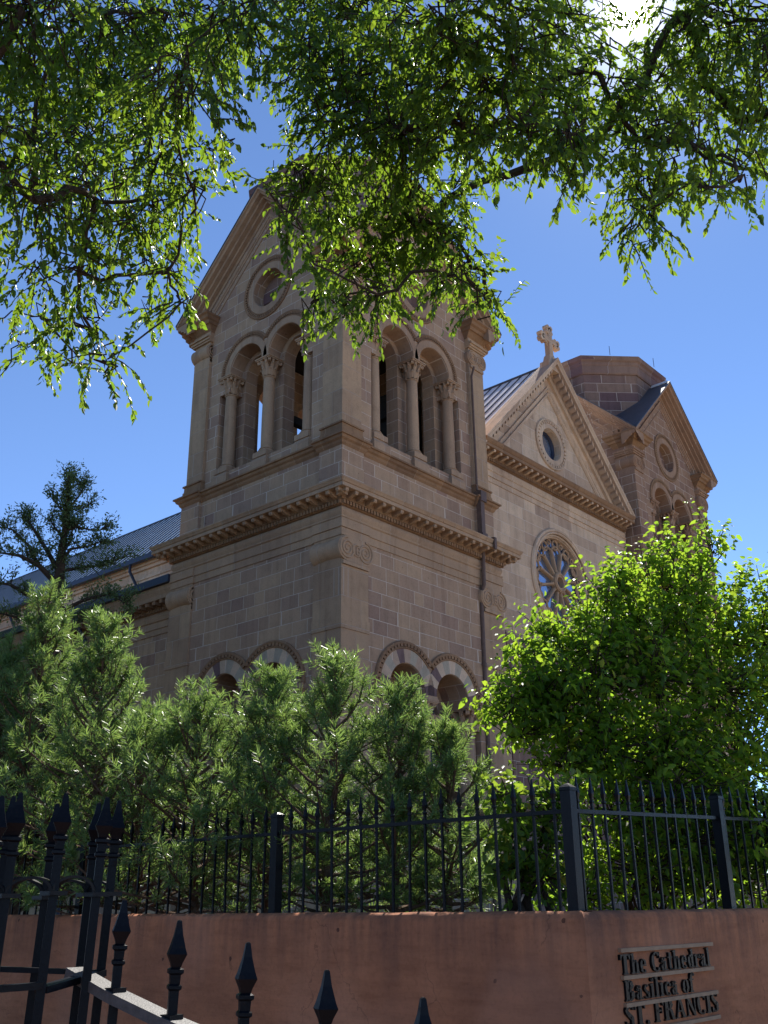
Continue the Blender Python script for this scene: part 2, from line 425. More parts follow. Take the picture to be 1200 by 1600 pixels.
# ================================================================== THE GROUND
gm = MB(); S = 900
gm.add([(-S, -S, 0), (S, -S, 0), (S, S, 0), (-S, S, 0)], [(0, 1, 2, 3)])
tag(gm.build('ground', M['street']), kind='structure')
pm = MB(); pm.box((-15, -70, -0.2), (60, -20.5, 0.012)); pm.box((-3.2, -20.5, -0.2), (60, -9, 0.012))
tag(pm.build('plaza_paving', M['plaza']), kind='structure')
sm = MB(); sm.box((-30, -16.6, -0.2), (-14.6, 40, 0.016)); tag(sm.build('pavement', M['pave']), kind='structure')

# ================================================================== THE CATHEDRAL
W = 7.0
cath = empty('cathedral', (0, 0, 0))
tag(cath, 'brown sandstone twin towered cathedral with arched belfries and rose window', 'cathedral')

def P(face, s, d, z):
    """point on a tower face: s runs left to right seen from outside, d outwards"""
    if face == 0: return (s, -d, z)
    if face == 1: return (-d, W - s, z)
    if face == 2: return (W - s, W + d, z)
    return (W + d, s, z)

def fbox(mb, face, s0, s1, d0, d1, z0, z1, mi=0):
    mb.box(P(face, s0, d0, z0), P(face, s1, d1, z1), mi)

def square_rings(mb, prof, mi=0, caps=False):
    rs = []
    for (e, z) in prof:
        rs.append([(-e, -e, z), (W + e, -e, z), (W + e, W + e, z), (-e, W + e, z)])
    mb.rings(rs, True, caps, mi)

def arch_ring(mb, place, cs, cz, r0, r1, d0, d1, a0, a1, n, mats=None, gap=0.0):
    for i in range(n):
        b0 = a0 + (a1 - a0) * (i + gap) / n; b1 = a0 + (a1 - a0) * (i + 1 - gap) / n
        sub = 3 if not gap else 1
        rs = []
        for j in range(sub + 1):
            b = b0 + (b1 - b0) * j / sub
            c, s = math.cos(b), math.sin(b)
            rs.append([place(cs + r0 * c, d0, cz + r0 * s), place(cs + r1 * c, d0, cz + r1 * s), place(cs + r1 * c, d1, cz + r1 * s), place(cs + r0 * c, d1, cz + r0 * s)])
        mb.rings(rs, True, True, mats[i % len(mats)] if mats else 0)

def round_mould(mb, place, cs, cz, r, d, a0, a1, rad, n=28, mi=0):
    mb.tube([place(cs + r * math.cos(a0 + (a1 - a0) * i / n), d, cz + r * math.sin(a0 + (a1 - a0) * i / n)) for i in range(n + 1)], rad, 6, True, mi)

def column_mesh(name, h, r, caph, base=True):
    """column standing on z=0: plinth, base rolls, tapering shaft, leafy capital and abacus"""
    mb = MB()
    pl = r * 1.55
    mb.box((-pl, -pl, 0), (pl, pl, r * 0.9))
    z = r * 0.9
    mb.lathe((0, 0, z), [(r * 1.5, 0.0), (r * 1.55, r * .15), (r * 1.45, r * .32), (r * 1.15, r * .42), (r * 1.12, r * .55), (r * 1.25, r * .66), (r * 1.18, r * .8), (r * 1.0, r * .9),
              (r * 0.99, (h - caph) * .4), (r * 0.9, h - caph - z - r * .25), (r * 1.02, h - caph - z - r * .2), (r * 1.08, h - caph - z - r * .05), (r * 0.95, h - caph - z)], 20)
    zc = h - caph
    mb.lathe((0, 0, zc), [(r * .92, 0), (r * 1.0, caph * .25), (r * 1.08, caph * .5), (r * 1.28, caph * .72), (r * 1.45, caph * .84)], 24,
             mod=lambda a, zz: 1 + 0.10 * math.cos(8 * a) * min(1, (zz - zc + 0.001) / caph + .2))
    for ring_, zz0, zz1, rr0, rr1, n, off in ((0, .05, .42, 1.0, 1.42, 8, 0), (1, .36, .72, 1.1, 1.62, 8, PI / 8)):
        for i in range(n):
            a = 2 * PI * i / n + off; ca, sa = math.cos(a), math.sin(a); wd = r * .30
            def q(rr, zz, t): return (rr * r * ca - t * sa, rr * r * sa + t * ca, zc + zz * caph)
            mid = (zz0 + zz1) / 2
            rs = []
            for (rr, zz, ww) in ((rr0, zz0, .8), (rr0 + .1, mid, 1.0), (rr1 * .92, zz1 - .05, .9), (rr1, zz1, .6), (rr1 * 1.02, zz1 - .09, .3)):
                rs.append([q(rr, zz, -wd * ww), q(rr + .09, zz - .01, 0), q(rr, zz, wd * ww), q(rr - .1, zz, 0)])
            mb.rings(rs, True, True)
    for i in range(4):
        a = PI / 4 + i * PI / 2
        c = (r * 1.75 * math.cos(a), r * 1.75 * math.sin(a), zc + caph * .78)
        t = np.array([-math.sin(a), math.cos(a), 0]) * r * .22
        mb.tube([np.array(c) - t, np.array(c) + t], r * .30, 8)
    ab = r * 1.62
    mb.box((-ab, -ab, zc + caph * .86), (ab, ab, zc + caph * .93)); ab = r * 1.75
    mb.box((-ab, -ab, zc + caph * .93), (ab, ab, zc + caph))
    return mb.mesh(name, True)

def put(me, name, loc, parent, mat=None, rz=0):
    if mat and not me.materials: me.materials.append(mat)
    o = bpy.data.objects.new(name, me); o.location = loc; o.rotation_euler = (0, 0, rz); o.parent = parent
    col.objects.link(o); return o

def scroll_capital(mb, x0, x1, y0, y1, z0, z1, ledge):
    """ionic block: a bolster lying back along y, two spirals and a round seal on its front"""
    r = (z1 - z0) / 2; zc = (z0 + z1) / 2
    n = 12
    sec = [(x0 + r + r * math.cos(a), zc + r * math.sin(a)) for a in [PI / 2 + PI * i / n for i in range(n + 1)]]
    sec += [(x1 - r + r * math.cos(a), zc + r * math.sin(a)) for a in [-PI / 2 + PI * i / n for i in range(n + 1)]]
    mid = (y0 + y1) / 2
    rings = []
    for yy, sc in ((y0, 1), (y0 + .08, 1), (y0 + .16, .93), (mid, .86), (y1 - .16, .93), (y1 - .08, 1), (y1, 1)):
        rings.append([((x if False else (zc * 0 + x)), yy, zc + (z - zc) * sc) for (x, z) in sec])
    mb.rings(rings, True, True)
    for cx, sgn in ((x0 + r, 1), (x1 - r, -1)):
        pts = []; N = 56
        for i in range(N + 1):
            t = i / N; rr = r * (0.90 - 0.80 * t); a = PI / 2 + sgn * (-1) * 0 + sgn * t * 2 * PI * 2.6
            pts.append((cx + rr * math.cos(a), y0 - 0.006, zc + rr * math.sin(a)))
        mb.tube(pts, [r * .095 * (1 - .35 * i / N) for i in range(N + 1)], 6)
    cx = (x0 + x1) / 2; rr = r * .46
    mb.tube([(cx + rr * math.cos(2 * PI * i / 20), y0 - .012, zc + rr * math.sin(2 * PI * i / 20)) for i in range(21)], r * .065, 5)
    mb.box((cx - .02, y0 - .03, zc - rr * .7), (cx + .015, y0 + .01, zc + rr * .7))
    for q in (-.6, 0, .6): mb.box((cx + .015, y0 - .03, zc + q * rr - .015), (cx + rr * .6, y0 + .01, zc + q * rr + .015))
    mb.box((x0 + r * .55, y0 - .0, z0 - ledge), (x1 - r * .55, y1, z0 - .004))

def rake(mb, place, cs, half, za, slope, prof, mi=0):
    """moulding along both slopes of a gable; prof is (d, drop below the roof line)"""
    for sg in (-1, 1):
        a = []; b = []
        for (d, h) in prof:
            a.append(place(cs, d, za - h)); b.append(place(cs + sg * half, d, za - h - slope * half))
        mb.rings([a, b], True, True, mi)

# ---- one bell tower, built at the origin and copied for the second
tw = MB()
C1, C2, RI, SPR = 3.5 - .95, 3.5 + .95, 0.71, 6.87
def arch_opening(c1, c2, ri, spr, slot, zslot, z0, n=18):
    lp = [(c1 - slot, z0), (c2 + slot, z0), (c2 + slot, zslot), (c2 + ri, zslot), (c2 + ri, spr)]
    lp += arc(c2, spr, ri, 0, PI, n)[1:]
    lp += arc(c1, spr, ri, 0, PI, n)
    lp += [(c1 - ri, zslot), (c1 - slot, zslot)]
    return lp
for fc in range(4):
    pl = lambda s, d, z, fc=fc: P(fc, s, d, z)
    s0, s1 = (0.03, W - 0.03) if fc in (0, 2) else (0.95, W - 0.95)
    hole = [arch_opening(C1, C2, RI, SPR, 1.22, 6.17, 3.0)] if fc in (0, 1) else []
    plate_polys([(s0, 0.3), (s1, 0.3), (s1, 10.47), (s0, 10.47)], hole, tw, pl, -0.06, -0.95)
square_rings(tw, [(-.2, 2.4), (0.0, 2.41), (0.02, 2.78), (-.03, 2.86), (-.2, 2.86)])
# pedestal stage over the cornice
tw.box((.2, .2, 11.6), (W - .2, W - .2, 13.12))
tower = tw.build('bell_tower', M['stone'], cath)

for (cx, cy) in ((0, 0), (W, 0), (W, W), (0, W)):                     # corner pilasters
    sx = 1 if cx == 0 else -1; sy = 1 if cy == 0 else -1; cpl = MB()
    cpl.box((cx, cy, 0.3), (cx + sx * 1.0, cy + sy * 1.0, 9.68))
    cpl.box((cx + sx * .01, cy + sy * .01, 9.68), (cx + sx * 1.0, cy + sy * 1.0, 10.47))
    cpl.box((cx - sx * .06, cy - sy * .06, 0.3), (cx + sx * 1.06, cy + sy * 1.06, 2.5))
    cpl.box((cx - sx * .10, cy - sy * .10, 0.3), (cx + sx * 1.10, cy + sy * 1.10, 1.9))
    cpl.box((cx - sx * .025, cy - sy * .025, 8.05), (cx + sx * 1.02, cy + sy * 1.02, 8.35))
    cpl.build('corner_pilaster', M['pilaster'], tower)

pe = MB()
square_rings(pe, [(.40, 11.80), (.30, 11.92), (.02, 11.95), (.02, 12.06), (-.10, 12.08), (-.3, 12.08)])
for (cx, cy) in ((0, 0), (W, 0), (W, W), (0, W)):
    sx = 1 if cx == 0 else -1; sy = 1 if cy == 0 else -1
    pq = MB(); pq.box((cx + sx * .10, cy + sy * .10, 11.9), (cx + sx * .95, cy + sy * .95, 13.09)); pq.build('pedestal_pier', M['stone'], tower)
pe.build('pedestal', M['stone'], tower)

def sill_prof(e0): return [(e0 - .2, 13.05), (e0, 13.06), (e0 + .05, 13.12), (e0 + .07, 13.18), (e0 + .13, 13.22), (e0 + .15, 13.29), (e0 + .2, 13.30), (e0 + .2, 13.35), (e0 - .1, 13.40), (e0 - .35, 13.44)]
sl = MB(); square_rings(sl, sill_prof(-.20))
for (cx, cy) in ((0, 0), (W, 0), (W, W), (0, W)):
    sx = 1 if cx == 0 else -1; sy = 1 if cy == 0 else -1
    rs = []
    for (e, z) in sill_prof(-.10):
        a, b = -e, 1.0 + (e + .1) * 0.5
        rs.append([(cx + sx * a, cy + sy * a, z + .003), (cx + sx * b, cy + sy * a, z + .003), (cx + sx * b, cy + sy * b, z + .003), (cx + sx * a, cy + sy * b, z + .003)])
    sl.rings(rs, True, True)
    for z0, z1, e in ((13.44, 13.56, .10), (13.56, 13.60, .12), (13.60, 13.74, .13), (13.74, 13.79, .09)):
        q = .17 - (.17 - e)
        sl.box((cx + sx * e, cy + sy * e, z0), (cx + sx * (1.0 - e * .4), cy + sy * (1.0 - e * .4), z1))
sl.build('sill_moulding', M['ochre'], tower)

# main cornice with modillions and dentils
def entablature(mb, square, zb, k=1.0, e0=0.0):
    pass
en = MB()
square_rings(en, [(-.30, 10.47), (-.03, 10.47), (-.03, 10.68), (0.0, 10.68), (0.0, 10.93), (.04, 10.96), (.04, 11.0), (-.02, 11.02), (.02, 11.10), (.035, 11.16), (.02, 11.22), (-.02, 11.27), (-.3, 11.27)])
for (cx, cy) in ((0, 0), (W, 0), (W, W), (0, W)):                     # the entablature steps forward over each pilaster
    sx = 1 if cx == 0 else -1; sy = 1 if cy == 0 else -1
    for z0, z1, e in ((10.474, 10.677, .012), (10.684, 10.926, .045)):
        en.box((cx - sx * e, cy - sy * e, z0), (cx + sx * 1.05, cy + sy * 1.05, z1))
en.build('architrave', M['trim'], tower)
bd = MB(); square_rings(bd, [(-.3, 11.275), (.02, 11.275), (.05, 11.29), (.05, 11.40), (.10, 11.42), (.10, 11.56), (-.3, 11.56)])
nd = 62
for fc in range(4):
    for i in range(nd):
        s = -.06 + (W + .12) * (i + .5) / nd
        fbox(bd, fc, s - .034, s + .034, .045, .115, 11.295, 11.395)
bd.build('dentil_band', M['ochre'], tower)
mdp = ((.09, 11.565), (.09, 11.43), (.22, 11.45), (.36, 11.50), (.40, 11.465), (.43, 11.50), (.43, 11.565))
md = MB(); md.rings([[(-.052, -d, z - 11.5) for d, z in mdp], [(.052, -d, z - 11.5) for d, z in mdp]], True, True)
modm = md.mesh('modillion'); modm.materials.append(M['trim']); nm = 21
for fc in range(4):
    for i in range(nm + 1):
        s = -.24 + (W + .48) * i / nm
        put(modm, 'modillion', P(fc, s, 0, 11.5), tower, None, (0, -PI / 2, PI, PI / 2)[fc])
cr = MB(); square_rings(cr, [(-.2, 11.56), (.445, 11.562), (.465, 11.565), (.465, 11.655), (.44, 11.66), (.44, 11.675), (.47, 11.69), (.49, 11.73), (.52, 11.77), (.52, 11.80), (.40, 11.81), (-.2, 11.84)])
cr.build('cornice', M['trim'], tower)

for (cx, cy) in ((0, 0), (W, 0), (0, W), (W, W)):
    sc = MB()
    x0, x1 = (-.16, 1.16) if cx == 0 else (W - 1.16, W + .16)
    y0, y1 = (-.05, 1.0) if cy == 0 else (W - 1.0, W + .03)
    scroll_capital(sc, x0, x1, y0, y1, 9.80, 10.462, .10)
    sc.build('scroll_capital', M['trim'], tower, True)

# lower arched windows (front and left faces)
colm = column_mesh('column', 3.86, .27, .55); colm.materials.append(M['trim'])
colc = column_mesh('column', 3.86, .17, .46); colc.materials.append(M['trim'])
for fc in (0, 1):
    pl = lambda s, d, z, fc=fc: P(fc, s, d, z)
    for c in (C1, C2):
        vb = MB()
        lim = math.acos(min(1, .95 / 1.12))
        a0, a1 = (lim * 0.92, PI) if c == C1 else (0, PI - lim * 0.92)
        n = 9
        arch_ring(vb, pl, c, SPR, RI + .012, 1.10, -.20, -.035, 0.0 if c == C2 else .0, PI, 11, mats=[0, 1, 2, 1, 2, 1, 0, 1, 2, 1, 0] if c == C1 else [0, 1, 2, 1, 2, 1, 2, 1, 0, 1, 0])
        vb.build('voussoir_arch', [M['mauve'], M['trim_light'], M['cream']], tower)
    for c, a0, a1 in ((C1, R(39), PI), (C2, 0, PI - R(39))):
        rb = MB()
        round_mould(rb, pl, c, SPR, 1.245, -.035, a0, a1, .055, 24)
        round_mould(rb, pl, c, SPR, 1.115, -.035, a0 + .02, a1 - .02, .03, 24)
        arch_ring(rb, pl, c, SPR, 1.135, 1.215, -.10, .01, a0, a1, 21, gap=.18)
        rb.build('arch_moulding', M['ochre'], tower)
    for s in (C1 - 1.2, C2 + 1.2):
        rb = MB()
        fbox(rb, fc, s - .16, s + .14, -.08, .10, SPR - .12, SPR - .02); fbox(rb, fc, s - .12, s + .10, -.08, .06, SPR - .22, SPR - .12); fbox(rb, fc, s - .07, s + .06, -.08, .04, SPR - .34, SPR - .22)
        rb.build('corbel', M['trim'], tower)
    for s, wd in ((3.5, .30), (C1 - .97, .28), (C2 + .97, .28)):
        im = MB(); fbox(im, fc, s - wd, s + wd, -.55, -.02, 6.745, 6.80); fbox(im, fc, s - wd * .9, s + wd * .9, -.53, -.03, 6.80, 6.866); im.build('abacus', M['trim'], tower)
    im = MB()
    # the inner window wall: two lights with stone frames
    plate_polys([(1.1, 2.9), (5.9, 2.9), (5.9, 8.2), (1.1, 8.2)], [[(c - .5, 3.4), (c + .5, 3.4), (c + .5, 6.6)] + arc(c, 6.6, .5, 0, PI, 14)[1:] for c in (C1, C2)], im, pl, -.96, -1.15)
    fbox(im, fc, 1.3, 5.7, -.95, -.62, 6.38, 6.55); fbox(im, fc, 1.3, 5.7, -.95, -.70, 6.28, 6.38)
    im.build('inner_window_wall', M['stone'], tower)
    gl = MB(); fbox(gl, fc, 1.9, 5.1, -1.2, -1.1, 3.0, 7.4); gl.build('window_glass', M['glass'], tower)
    for s, me in ((3.5, colc), (3.5 - 1.83, colm), (3.5 + 1.83, colm)):
        put(me, 'column', P(fc, s, -.32, 2.88), tower)

# belfry
IB = 0.27
B1, B2, BR, BS = 3.5 - .87, 3.5 + .87, .72, 17.17
CZ = 19.6
APX, EAVE, EO = 23.12, 19.50, .29
SL = (APX - EAVE) / (3.5 + EO)
bcol = column_mesh('belfry_column', 3.28, .185, .60); bcol.materials.append(M['trim'])
for fc in range(4):
    pl = lambda s, d, z, fc=fc: P(fc, s, d, z)
    e = IB if fc in (0, 2) else IB + .5
    zt = lambda s: APX - .22 - SL * abs(s - 3.5)
    holes = [arch_opening(B1, B2, BR, BS, 1.18, 16.52, 13.80), arc(3.5, CZ, .64, 0, 2 * PI, 36)[:-1]]
    bw_ = MB()
    plate_polys([(e, 13.40), (W - e, 13.40), (W - e, zt(W - e)), (3.5, zt(3.5)), (e, zt(e))], holes, bw_, pl, -IB, -IB - .5)
    plate_polys([(IB + .6, 13.35), (W - IB - .6, 13.35), (W - IB - .6, 19.2), (3.5, 21.9), (IB + .6, 19.2)],
                [[(c - .56, 13.75), (c + .56, 13.75), (c + .56, BS)] + arc(c, BS, .56, 0, PI, 18)[1:] for c in (B1, B2)] + ([arc(3.5, CZ - .05, .50, 0, 2 * PI, 30)[:-1]] if fc in (0, 1) else []), bw_, pl, -IB - .503, -IB - .95)
    bw_.build('belfry_wall', M['stone'], tower)
    for c, a0, a1 in ((B1, R(40), PI), (B2, 0, PI - R(40))):
        am = MB(); arch_ring(am, pl, c, BS, BR + .01, .95, -IB - .2, -IB + .02, 0, PI, 9); am.build('arch_ring', M['trim'], tower)
    am = MB()
    arch_ring(am, pl, 3.5, CZ, .65, .90, -IB - .2, -IB + .02, 0, 2 * PI, 14)
    am.build('round_opening_ring', M['trim'], tower)
    for c, a0, a1 in ((B1, R(36), PI), (B2, 0, PI - R(36))):
        rm = MB(); round_mould(rm, pl, c, BS, 1.10, -IB + .01, a0, a1, .045, 24); round_mould(rm, pl, c, BS, .97, -IB + .01, a0, a1, .025, 24)
        arch_ring(rm, pl, c, BS, 1.0, 1.07, -IB - .05, -IB + .045, a0, a1, 34, gap=.2); rm.build('arch_moulding', M['ochre'], tower)
    rm = MB()
    round_mould(rm, pl, 3.5, CZ, 1.05, -IB + .01, 0, 2 * PI, .045, 40); round_mould(rm, pl, 3.5, CZ, .91, -IB + .01, 0, 2 * PI, .03, 40)
    arch_ring(rm, pl, 3.5, CZ, .95, 1.02, -IB - .05, -IB + .045, 0, 2 * PI, 64, gap=.2)
    rm.build('round_opening_moulding', M['ochre'], tower)
    for s, wd in ((3.5, .20), (B1 - .93, .24), (B2 + .93, .24)):
        ib = MB(); fbox(ib, fc, s - wd, s + wd, -.75, -IB + .01, 17.08, 17.167); ib.build('impost_block', M['trim'], tower)
    for s in (3.5, 3.5 - 1.74, 3.5 + 1.74):
        ib = MB(); fbox(ib, fc, s - .34, s + .34, -.80, -.14, 13.36, 13.66)
        ib.hexa([P(fc, s - .34, -.80, 13.661), P(fc, s + .34, -.80, 13.661), P(fc, s + .34, -.14, 13.661), P(fc, s - .34, -.14, 13.661), P(fc, s - .27, -.75, 13.80), P(fc, s + .27, -.75, 13.80), P(fc, s + .27, -.22, 13.80), P(fc, s - .27, -.22, 13.80)]); ib.build('column_plinth', M['trim'], tower)
    for s in (3.5, 3.5 - 1.74, 3.5 + 1.74):
        put(bcol, 'belfry_column', P(fc, s, -.47, 13.80), tower)
    gb = MB()
    prof = [(EO + .04, 0.0), (EO + .04, .10), (EO - .02, .12), (EO - .06, .20), (EO - .20, .22), (EO - .22, .30), (EO - .36, .32), (EO - .38, .40), (-.22, .42), (-.24, .52), (-IB - .1, .54), (-IB - .1, 0.0)]
    rake(gb, pl, 3.5, 3.5 + EO, APX, SL, prof)
    gb.build('raking_cornice', M['trim'], tower)
    ib2 = MB()
    ins = [(-IB + .06, .70), (-IB + .06, .80), (-IB + .03, .82), (-IB + .03, .90), (-IB - .05, .92), (-IB - .05, .70)]
    rake(ib2, pl, 3.5, 2.55, APX - .06, SL, ins); ib2.build('inner_gable_moulding', M['trim'], tower); ib2 = MB(); rake(ib2, pl, 3.5, 2.50, APX - .06, SL, [(a, b + .27) for a, b in ins[2:5]] + [(-IB - .05, 1.0)])
    ib2.build('inner_gable_moulding', M['trim'], tower)

for (cx, cy) in ((0, 0), (W, 0), (W, W), (0, W)):
    sx = 1 if cx == 0 else -1; sy = 1 if cy == 0 else -1
    pp = MB(); ec = MB(); bc = MB()
    q = lambda a, b, z: (cx + sx * a, cy + sy * b, z)
    pp.box(q(.17, .17, 13.4), q(.93, .93, 19.02))
    for e, z0, z1 in ((.10, 18.66, 18.72), (.06, 18.72, 18.80), (.01, 18.80, 18.86), (.13, 18.86, 19.03)):
        pp.box(q(e, e, z0), q(.97, .97, z1 - .001))
    rs = []
    for e, z in ((.16, 19.0), (.12, 19.06), (.08, 19.09), (.02, 19.16), (-.02, 19.20), (-.08, 19.21), (-.12, 19.30), (-.20, 19.34), (-.24, 19.42), (-.31, 19.46), (-.31, 19.515), (0.2, 19.56)):
        b = .98 - (e - .16) * .55
        rs.append([q(e, e, z), q(b, e, z), q(b, b, z), q(e, b, z)])
    ec.rings(rs, True, True)
    x0, x1 = (.03, 1.04) if cx == 0 else (W - 1.04, W - .03)
    y0, y1 = (.12, .93) if cy == 0 else (W - .93, W - .14)
    scroll_capital(bc, x0, x1, y0, y1, 18.05, 18.62, .09)
    pp.build('belfry_pilaster', M['pilaster'], tower); ec.build('eaves_cornice', M['ochre'], tower); bc.build('scroll_capital', M['trim'], tower, True)

rf = MB()
for fc in range(4):
    for sg in (-1, 1):
        a = P(fc, 3.5, EO + .06, APX + .03); b = P(fc, 3.5, -3.5, APX + .03); c = P(fc, 3.5 + sg * (3.5 + EO + .02), EO + .06, EAVE + .03)
        a2, b2, c2 = [(x, y, z - .05) for (x, y, z) in (a, b, c)]
        rf.add([a, b, c, a2, b2, c2], [(0, 1, 2), (3, 5, 4), (0, 3, 4, 1), (1, 4, 5, 2), (2, 5, 3, 0)])
rf.build('gable_roof', M['slate'], tower)
dr = MB()
def octa(r, z): return [(3.5 + r * math.cos(R(22.5 + 45 * k)), 3.5 + r * math.sin(R(22.5 + 45 * k)), z) for k in range(8)]
dr.rings([octa(3.08, 19.4), octa(3.08, 23.42)], True, True)
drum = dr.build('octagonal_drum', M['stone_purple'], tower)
db = MB(); db.rings([octa(2.9, 23.30), octa(3.14, 23.30), octa(3.18, 23.36), octa(3.18, 23.70), octa(3.22, 23.74), octa(3.24, 23.86), octa(3.34, 23.92), octa(3.38, 24.04), octa(3.38, 24.10), octa(2.5, 24.2)], True, True)
db.build('drum_cornice', M['trim_purple'], tower)
for k in (4, 5, 6):
    lr = MB(); lr.tube([(3.5 + 3.2 * math.cos(R(45 * k)), 3.5 + 3.2 * math.sin(R(45 * k)), 24.1), (3.5 + 3.2 * math.cos(R(45 * k)), 3.5 + 3.2 * math.sin(R(45 * k)), 24.55)], .012, 5); lr.build('lightning_rod', M['iron'], tower)
fl = MB(); fl.hexa([(3.32, -.24, APX - .10), (3.68, -.24, APX - .10), (3.68, .5, APX - .10), (3.32, .5, APX - .10), (3.44, -.24, APX + .07), (3.56, -.24, APX + .07), (3.56, .5, APX + .07), (3.44, .5, APX + .07)])
fl.build('ridge_flashing', M['flash'], tower)
lv = MB()
lv.box((1.2, 1.2, 18.9), (5.8, 5.8, 19.0)); lv.box((3.2, 3.3, 13.4), (3.8, 3.7, 15.3)); lv.box((1.3, 3.4, 15.3), (5.7, 3.6, 15.55)); lv.box((3.4, 1.3, 15.55), (3.6, 5.7, 15.8))
lv.lathe((2.5, 3.5, 14.1), [(.62, 0), (.60, .08), (.45, .35), (.38, .7), (.30, .95), (.12, 1.05)], 20)
lv.box((4.6, 1.9, 13.4), (5.7, 5.6, 17.2))
lv.build('bell_frame', M['louvre'], tower)

# second tower: a copy, in darker, purpler tones
tower2 = copy_tree(tower, cath)
TX = 16.92
tower2.location = (TX, 0, 0)
def remat(o, pairs):
    for s in o.material_slots:
        if s.material in pairs:
            mm = pairs[s.material]; s.link = 'OBJECT'; s.material = mm
    for c in o.children: remat(c, pairs)
M['stone_b'] = stone('warm_ashlar_sandstone', [(a, (b[0] * .80, b[1] * .74, b[2] * .74)) for a, b in TAN])
M['trim_b'] = stone('warm_dressed_sandstone', [(a, (b[0] * .84, b[1] * .78, b[2] * .78)) for a, b in TRIM], .5, 1.15, blocks=False)
remat(tower2, {M['stone']: M['stone_b'], M['pilaster']: M['stone_b'], M['trim']: M['trim_b']})
tag(tower2, 'second belfry tower in darker purple brown stone')

# downpipe on the near tower only
dpipe = MB()
dpipe.tube([(6.10, -.02, 17.9), (6.10, .10, 17.6), (6.10, .10, 13.6), (6.10, -.06, 13.5)], .036, 8)
dpipe.box((6.00, -.12, 13.18), (6.28, .16, 13.52)); dpipe.box((6.02, -.08, 12.1), (6.20, .09, 13.2)); dpipe.box((6.0, -.12, 11.95), (6.24, .05, 12.14))
dpipe.box((5.96, -.56, 11.50), (6.06, -.50, 11.86)); dpipe.box((5.96, -.52, 11.82), (6.06, 0.0, 11.87))
dpipe.tube([(5.95, -.12, 11.5), (5.95, -.10, 10.5), (5.95, .02, 10.2), (5.93, .015, 1.4)], .06, 8)
for z in (8.1, 5.4, 3.2): dpipe.tube([(5.93, .015, z - .05), (5.93, .015, z + .05)], .08, 8)
dpipe.build('downpipe', M['pipe'], cath)

# ---- facade between the towers
FX0, FX1, FY, FC = 7.0, TX, .85, (7.0 + TX) / 2
FH = (FX1 - FX0) / 2
Q = lambda s, d, z: (s, FY - d, z)
fa = MB()
RZ, RR = 12.15, 1.93
plate_polys([(FX0, .3), (FX1, .3), (FX1, 14.75), (FX0, 14.75)], [arc(FC, RZ, 1.74, 0, 2 * PI, 56)[:-1]], fa, Q, 0.0, -.8)
facade = fa.build('facade_wall', M['stone_light'], cath)
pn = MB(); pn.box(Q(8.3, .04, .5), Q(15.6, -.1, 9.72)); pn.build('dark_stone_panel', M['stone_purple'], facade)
ar = MB()
def lin(mb, prof, x0, x1, mi=0): mb.rings([[Q(x0, d, z) for d, z in prof], [Q(x1, d, z) for d, z in prof]], True, True, mi)
lin(ar, [(-.2, 14.66), (.03, 14.66), (.03, 14.84), (.07, 14.84), (.07, 15.02), (.11, 15.05), (.11, 15.09), (.05, 15.11), (.08, 15.18), (.09, 15.24), (.05, 15.32), (-.2, 15.32)], FX0 + .02, FX1 - .02)
ar.build('facade_architrave', M['trim_light'], facade)
fd = MB(); lin(fd, [(-.2, 15.32), (.08, 15.325), (.12, 15.34), (.12, 15.44), (.16, 15.46), (.16, 15.58), (-.2, 15.58)], FX0 + .02, FX1 - .02)
n = 84
for i in range(n):
    s = FX0 + .06 + (FX1 - FX0 - .12) * (i + .5) / n
    fd.box(Q(s - .034, .10, 15.345), Q(s + .034, .18, 15.44))
fd.build('facade_dentil_band', M['ochre'], facade)
n = 27
mdp = ((-.05, .065), (-.05, -.055), (.13, -.04), (.27, .01), (.31, -.02), (.34, .01), (.34, .065))
md = MB(); md.rings([[(-.055, -d, z) for d, z in mdp], [(.055, -d, z) for d, z in mdp]], True, True)
fmm = md.mesh('facade_modillion'); fmm.materials.append(M['trim_light'])
for i in range(n):
    s = FX0 + .22 + (FX1 - FX0 - .44) * i / (n - 1)
    put(fmm, 'facade_modillion', Q(s, .15, 15.52), facade)
fcn = MB(); lin(fcn, [(-.2, 15.585), (.51, 15.585), (.53, 15.59), (.53, 15.69), (.51, 15.70), (.54, 15.72), (.57, 15.76), (.60, 15.82), (.60, 15.86), (-.2, 15.9)], FX0 + .02, FX1 - .02)
fcn.build('facade_cornice', M['ochre'], facade)
GA, GE = 20.90, 15.86
GS = (GA - GE) / FH
tp = MB()
plate_polys([(FX0 + .3, 15.8), (FX1 - .3, 15.8), (FC, GA - .4)], [arc(FC, 17.45, .62, 0, 2 * PI, 36)[:-1]], tp, Q, -.02, -.5)
ped = tp.build('pediment_wall', M['stone_light'], cath)
rk = MB(); rake(rk, Q, FC, FH - .03, GA, GS, [(.60, 0), (.60, .06), (.56, .12), (.54, .15), (.54, .26), (.18, .27), (.18, .42), (.12, .46), (.10, .62), (-.1, .62), (-.1, 0)])
rk.build('raking_cornice', M['trim_light'], ped)
for a in (1.05, 1.30):
    rk2 = MB(); rake(rk2, Q, FC, FH - a - .1, GA, GS, [(.05, a), (.05, a + .09), (.02, a + .11), (.02, a + .16), (-.06, a + .16), (-.06, a)]); rk2.build('inner_pediment_moulding', M['trim_light'], ped)
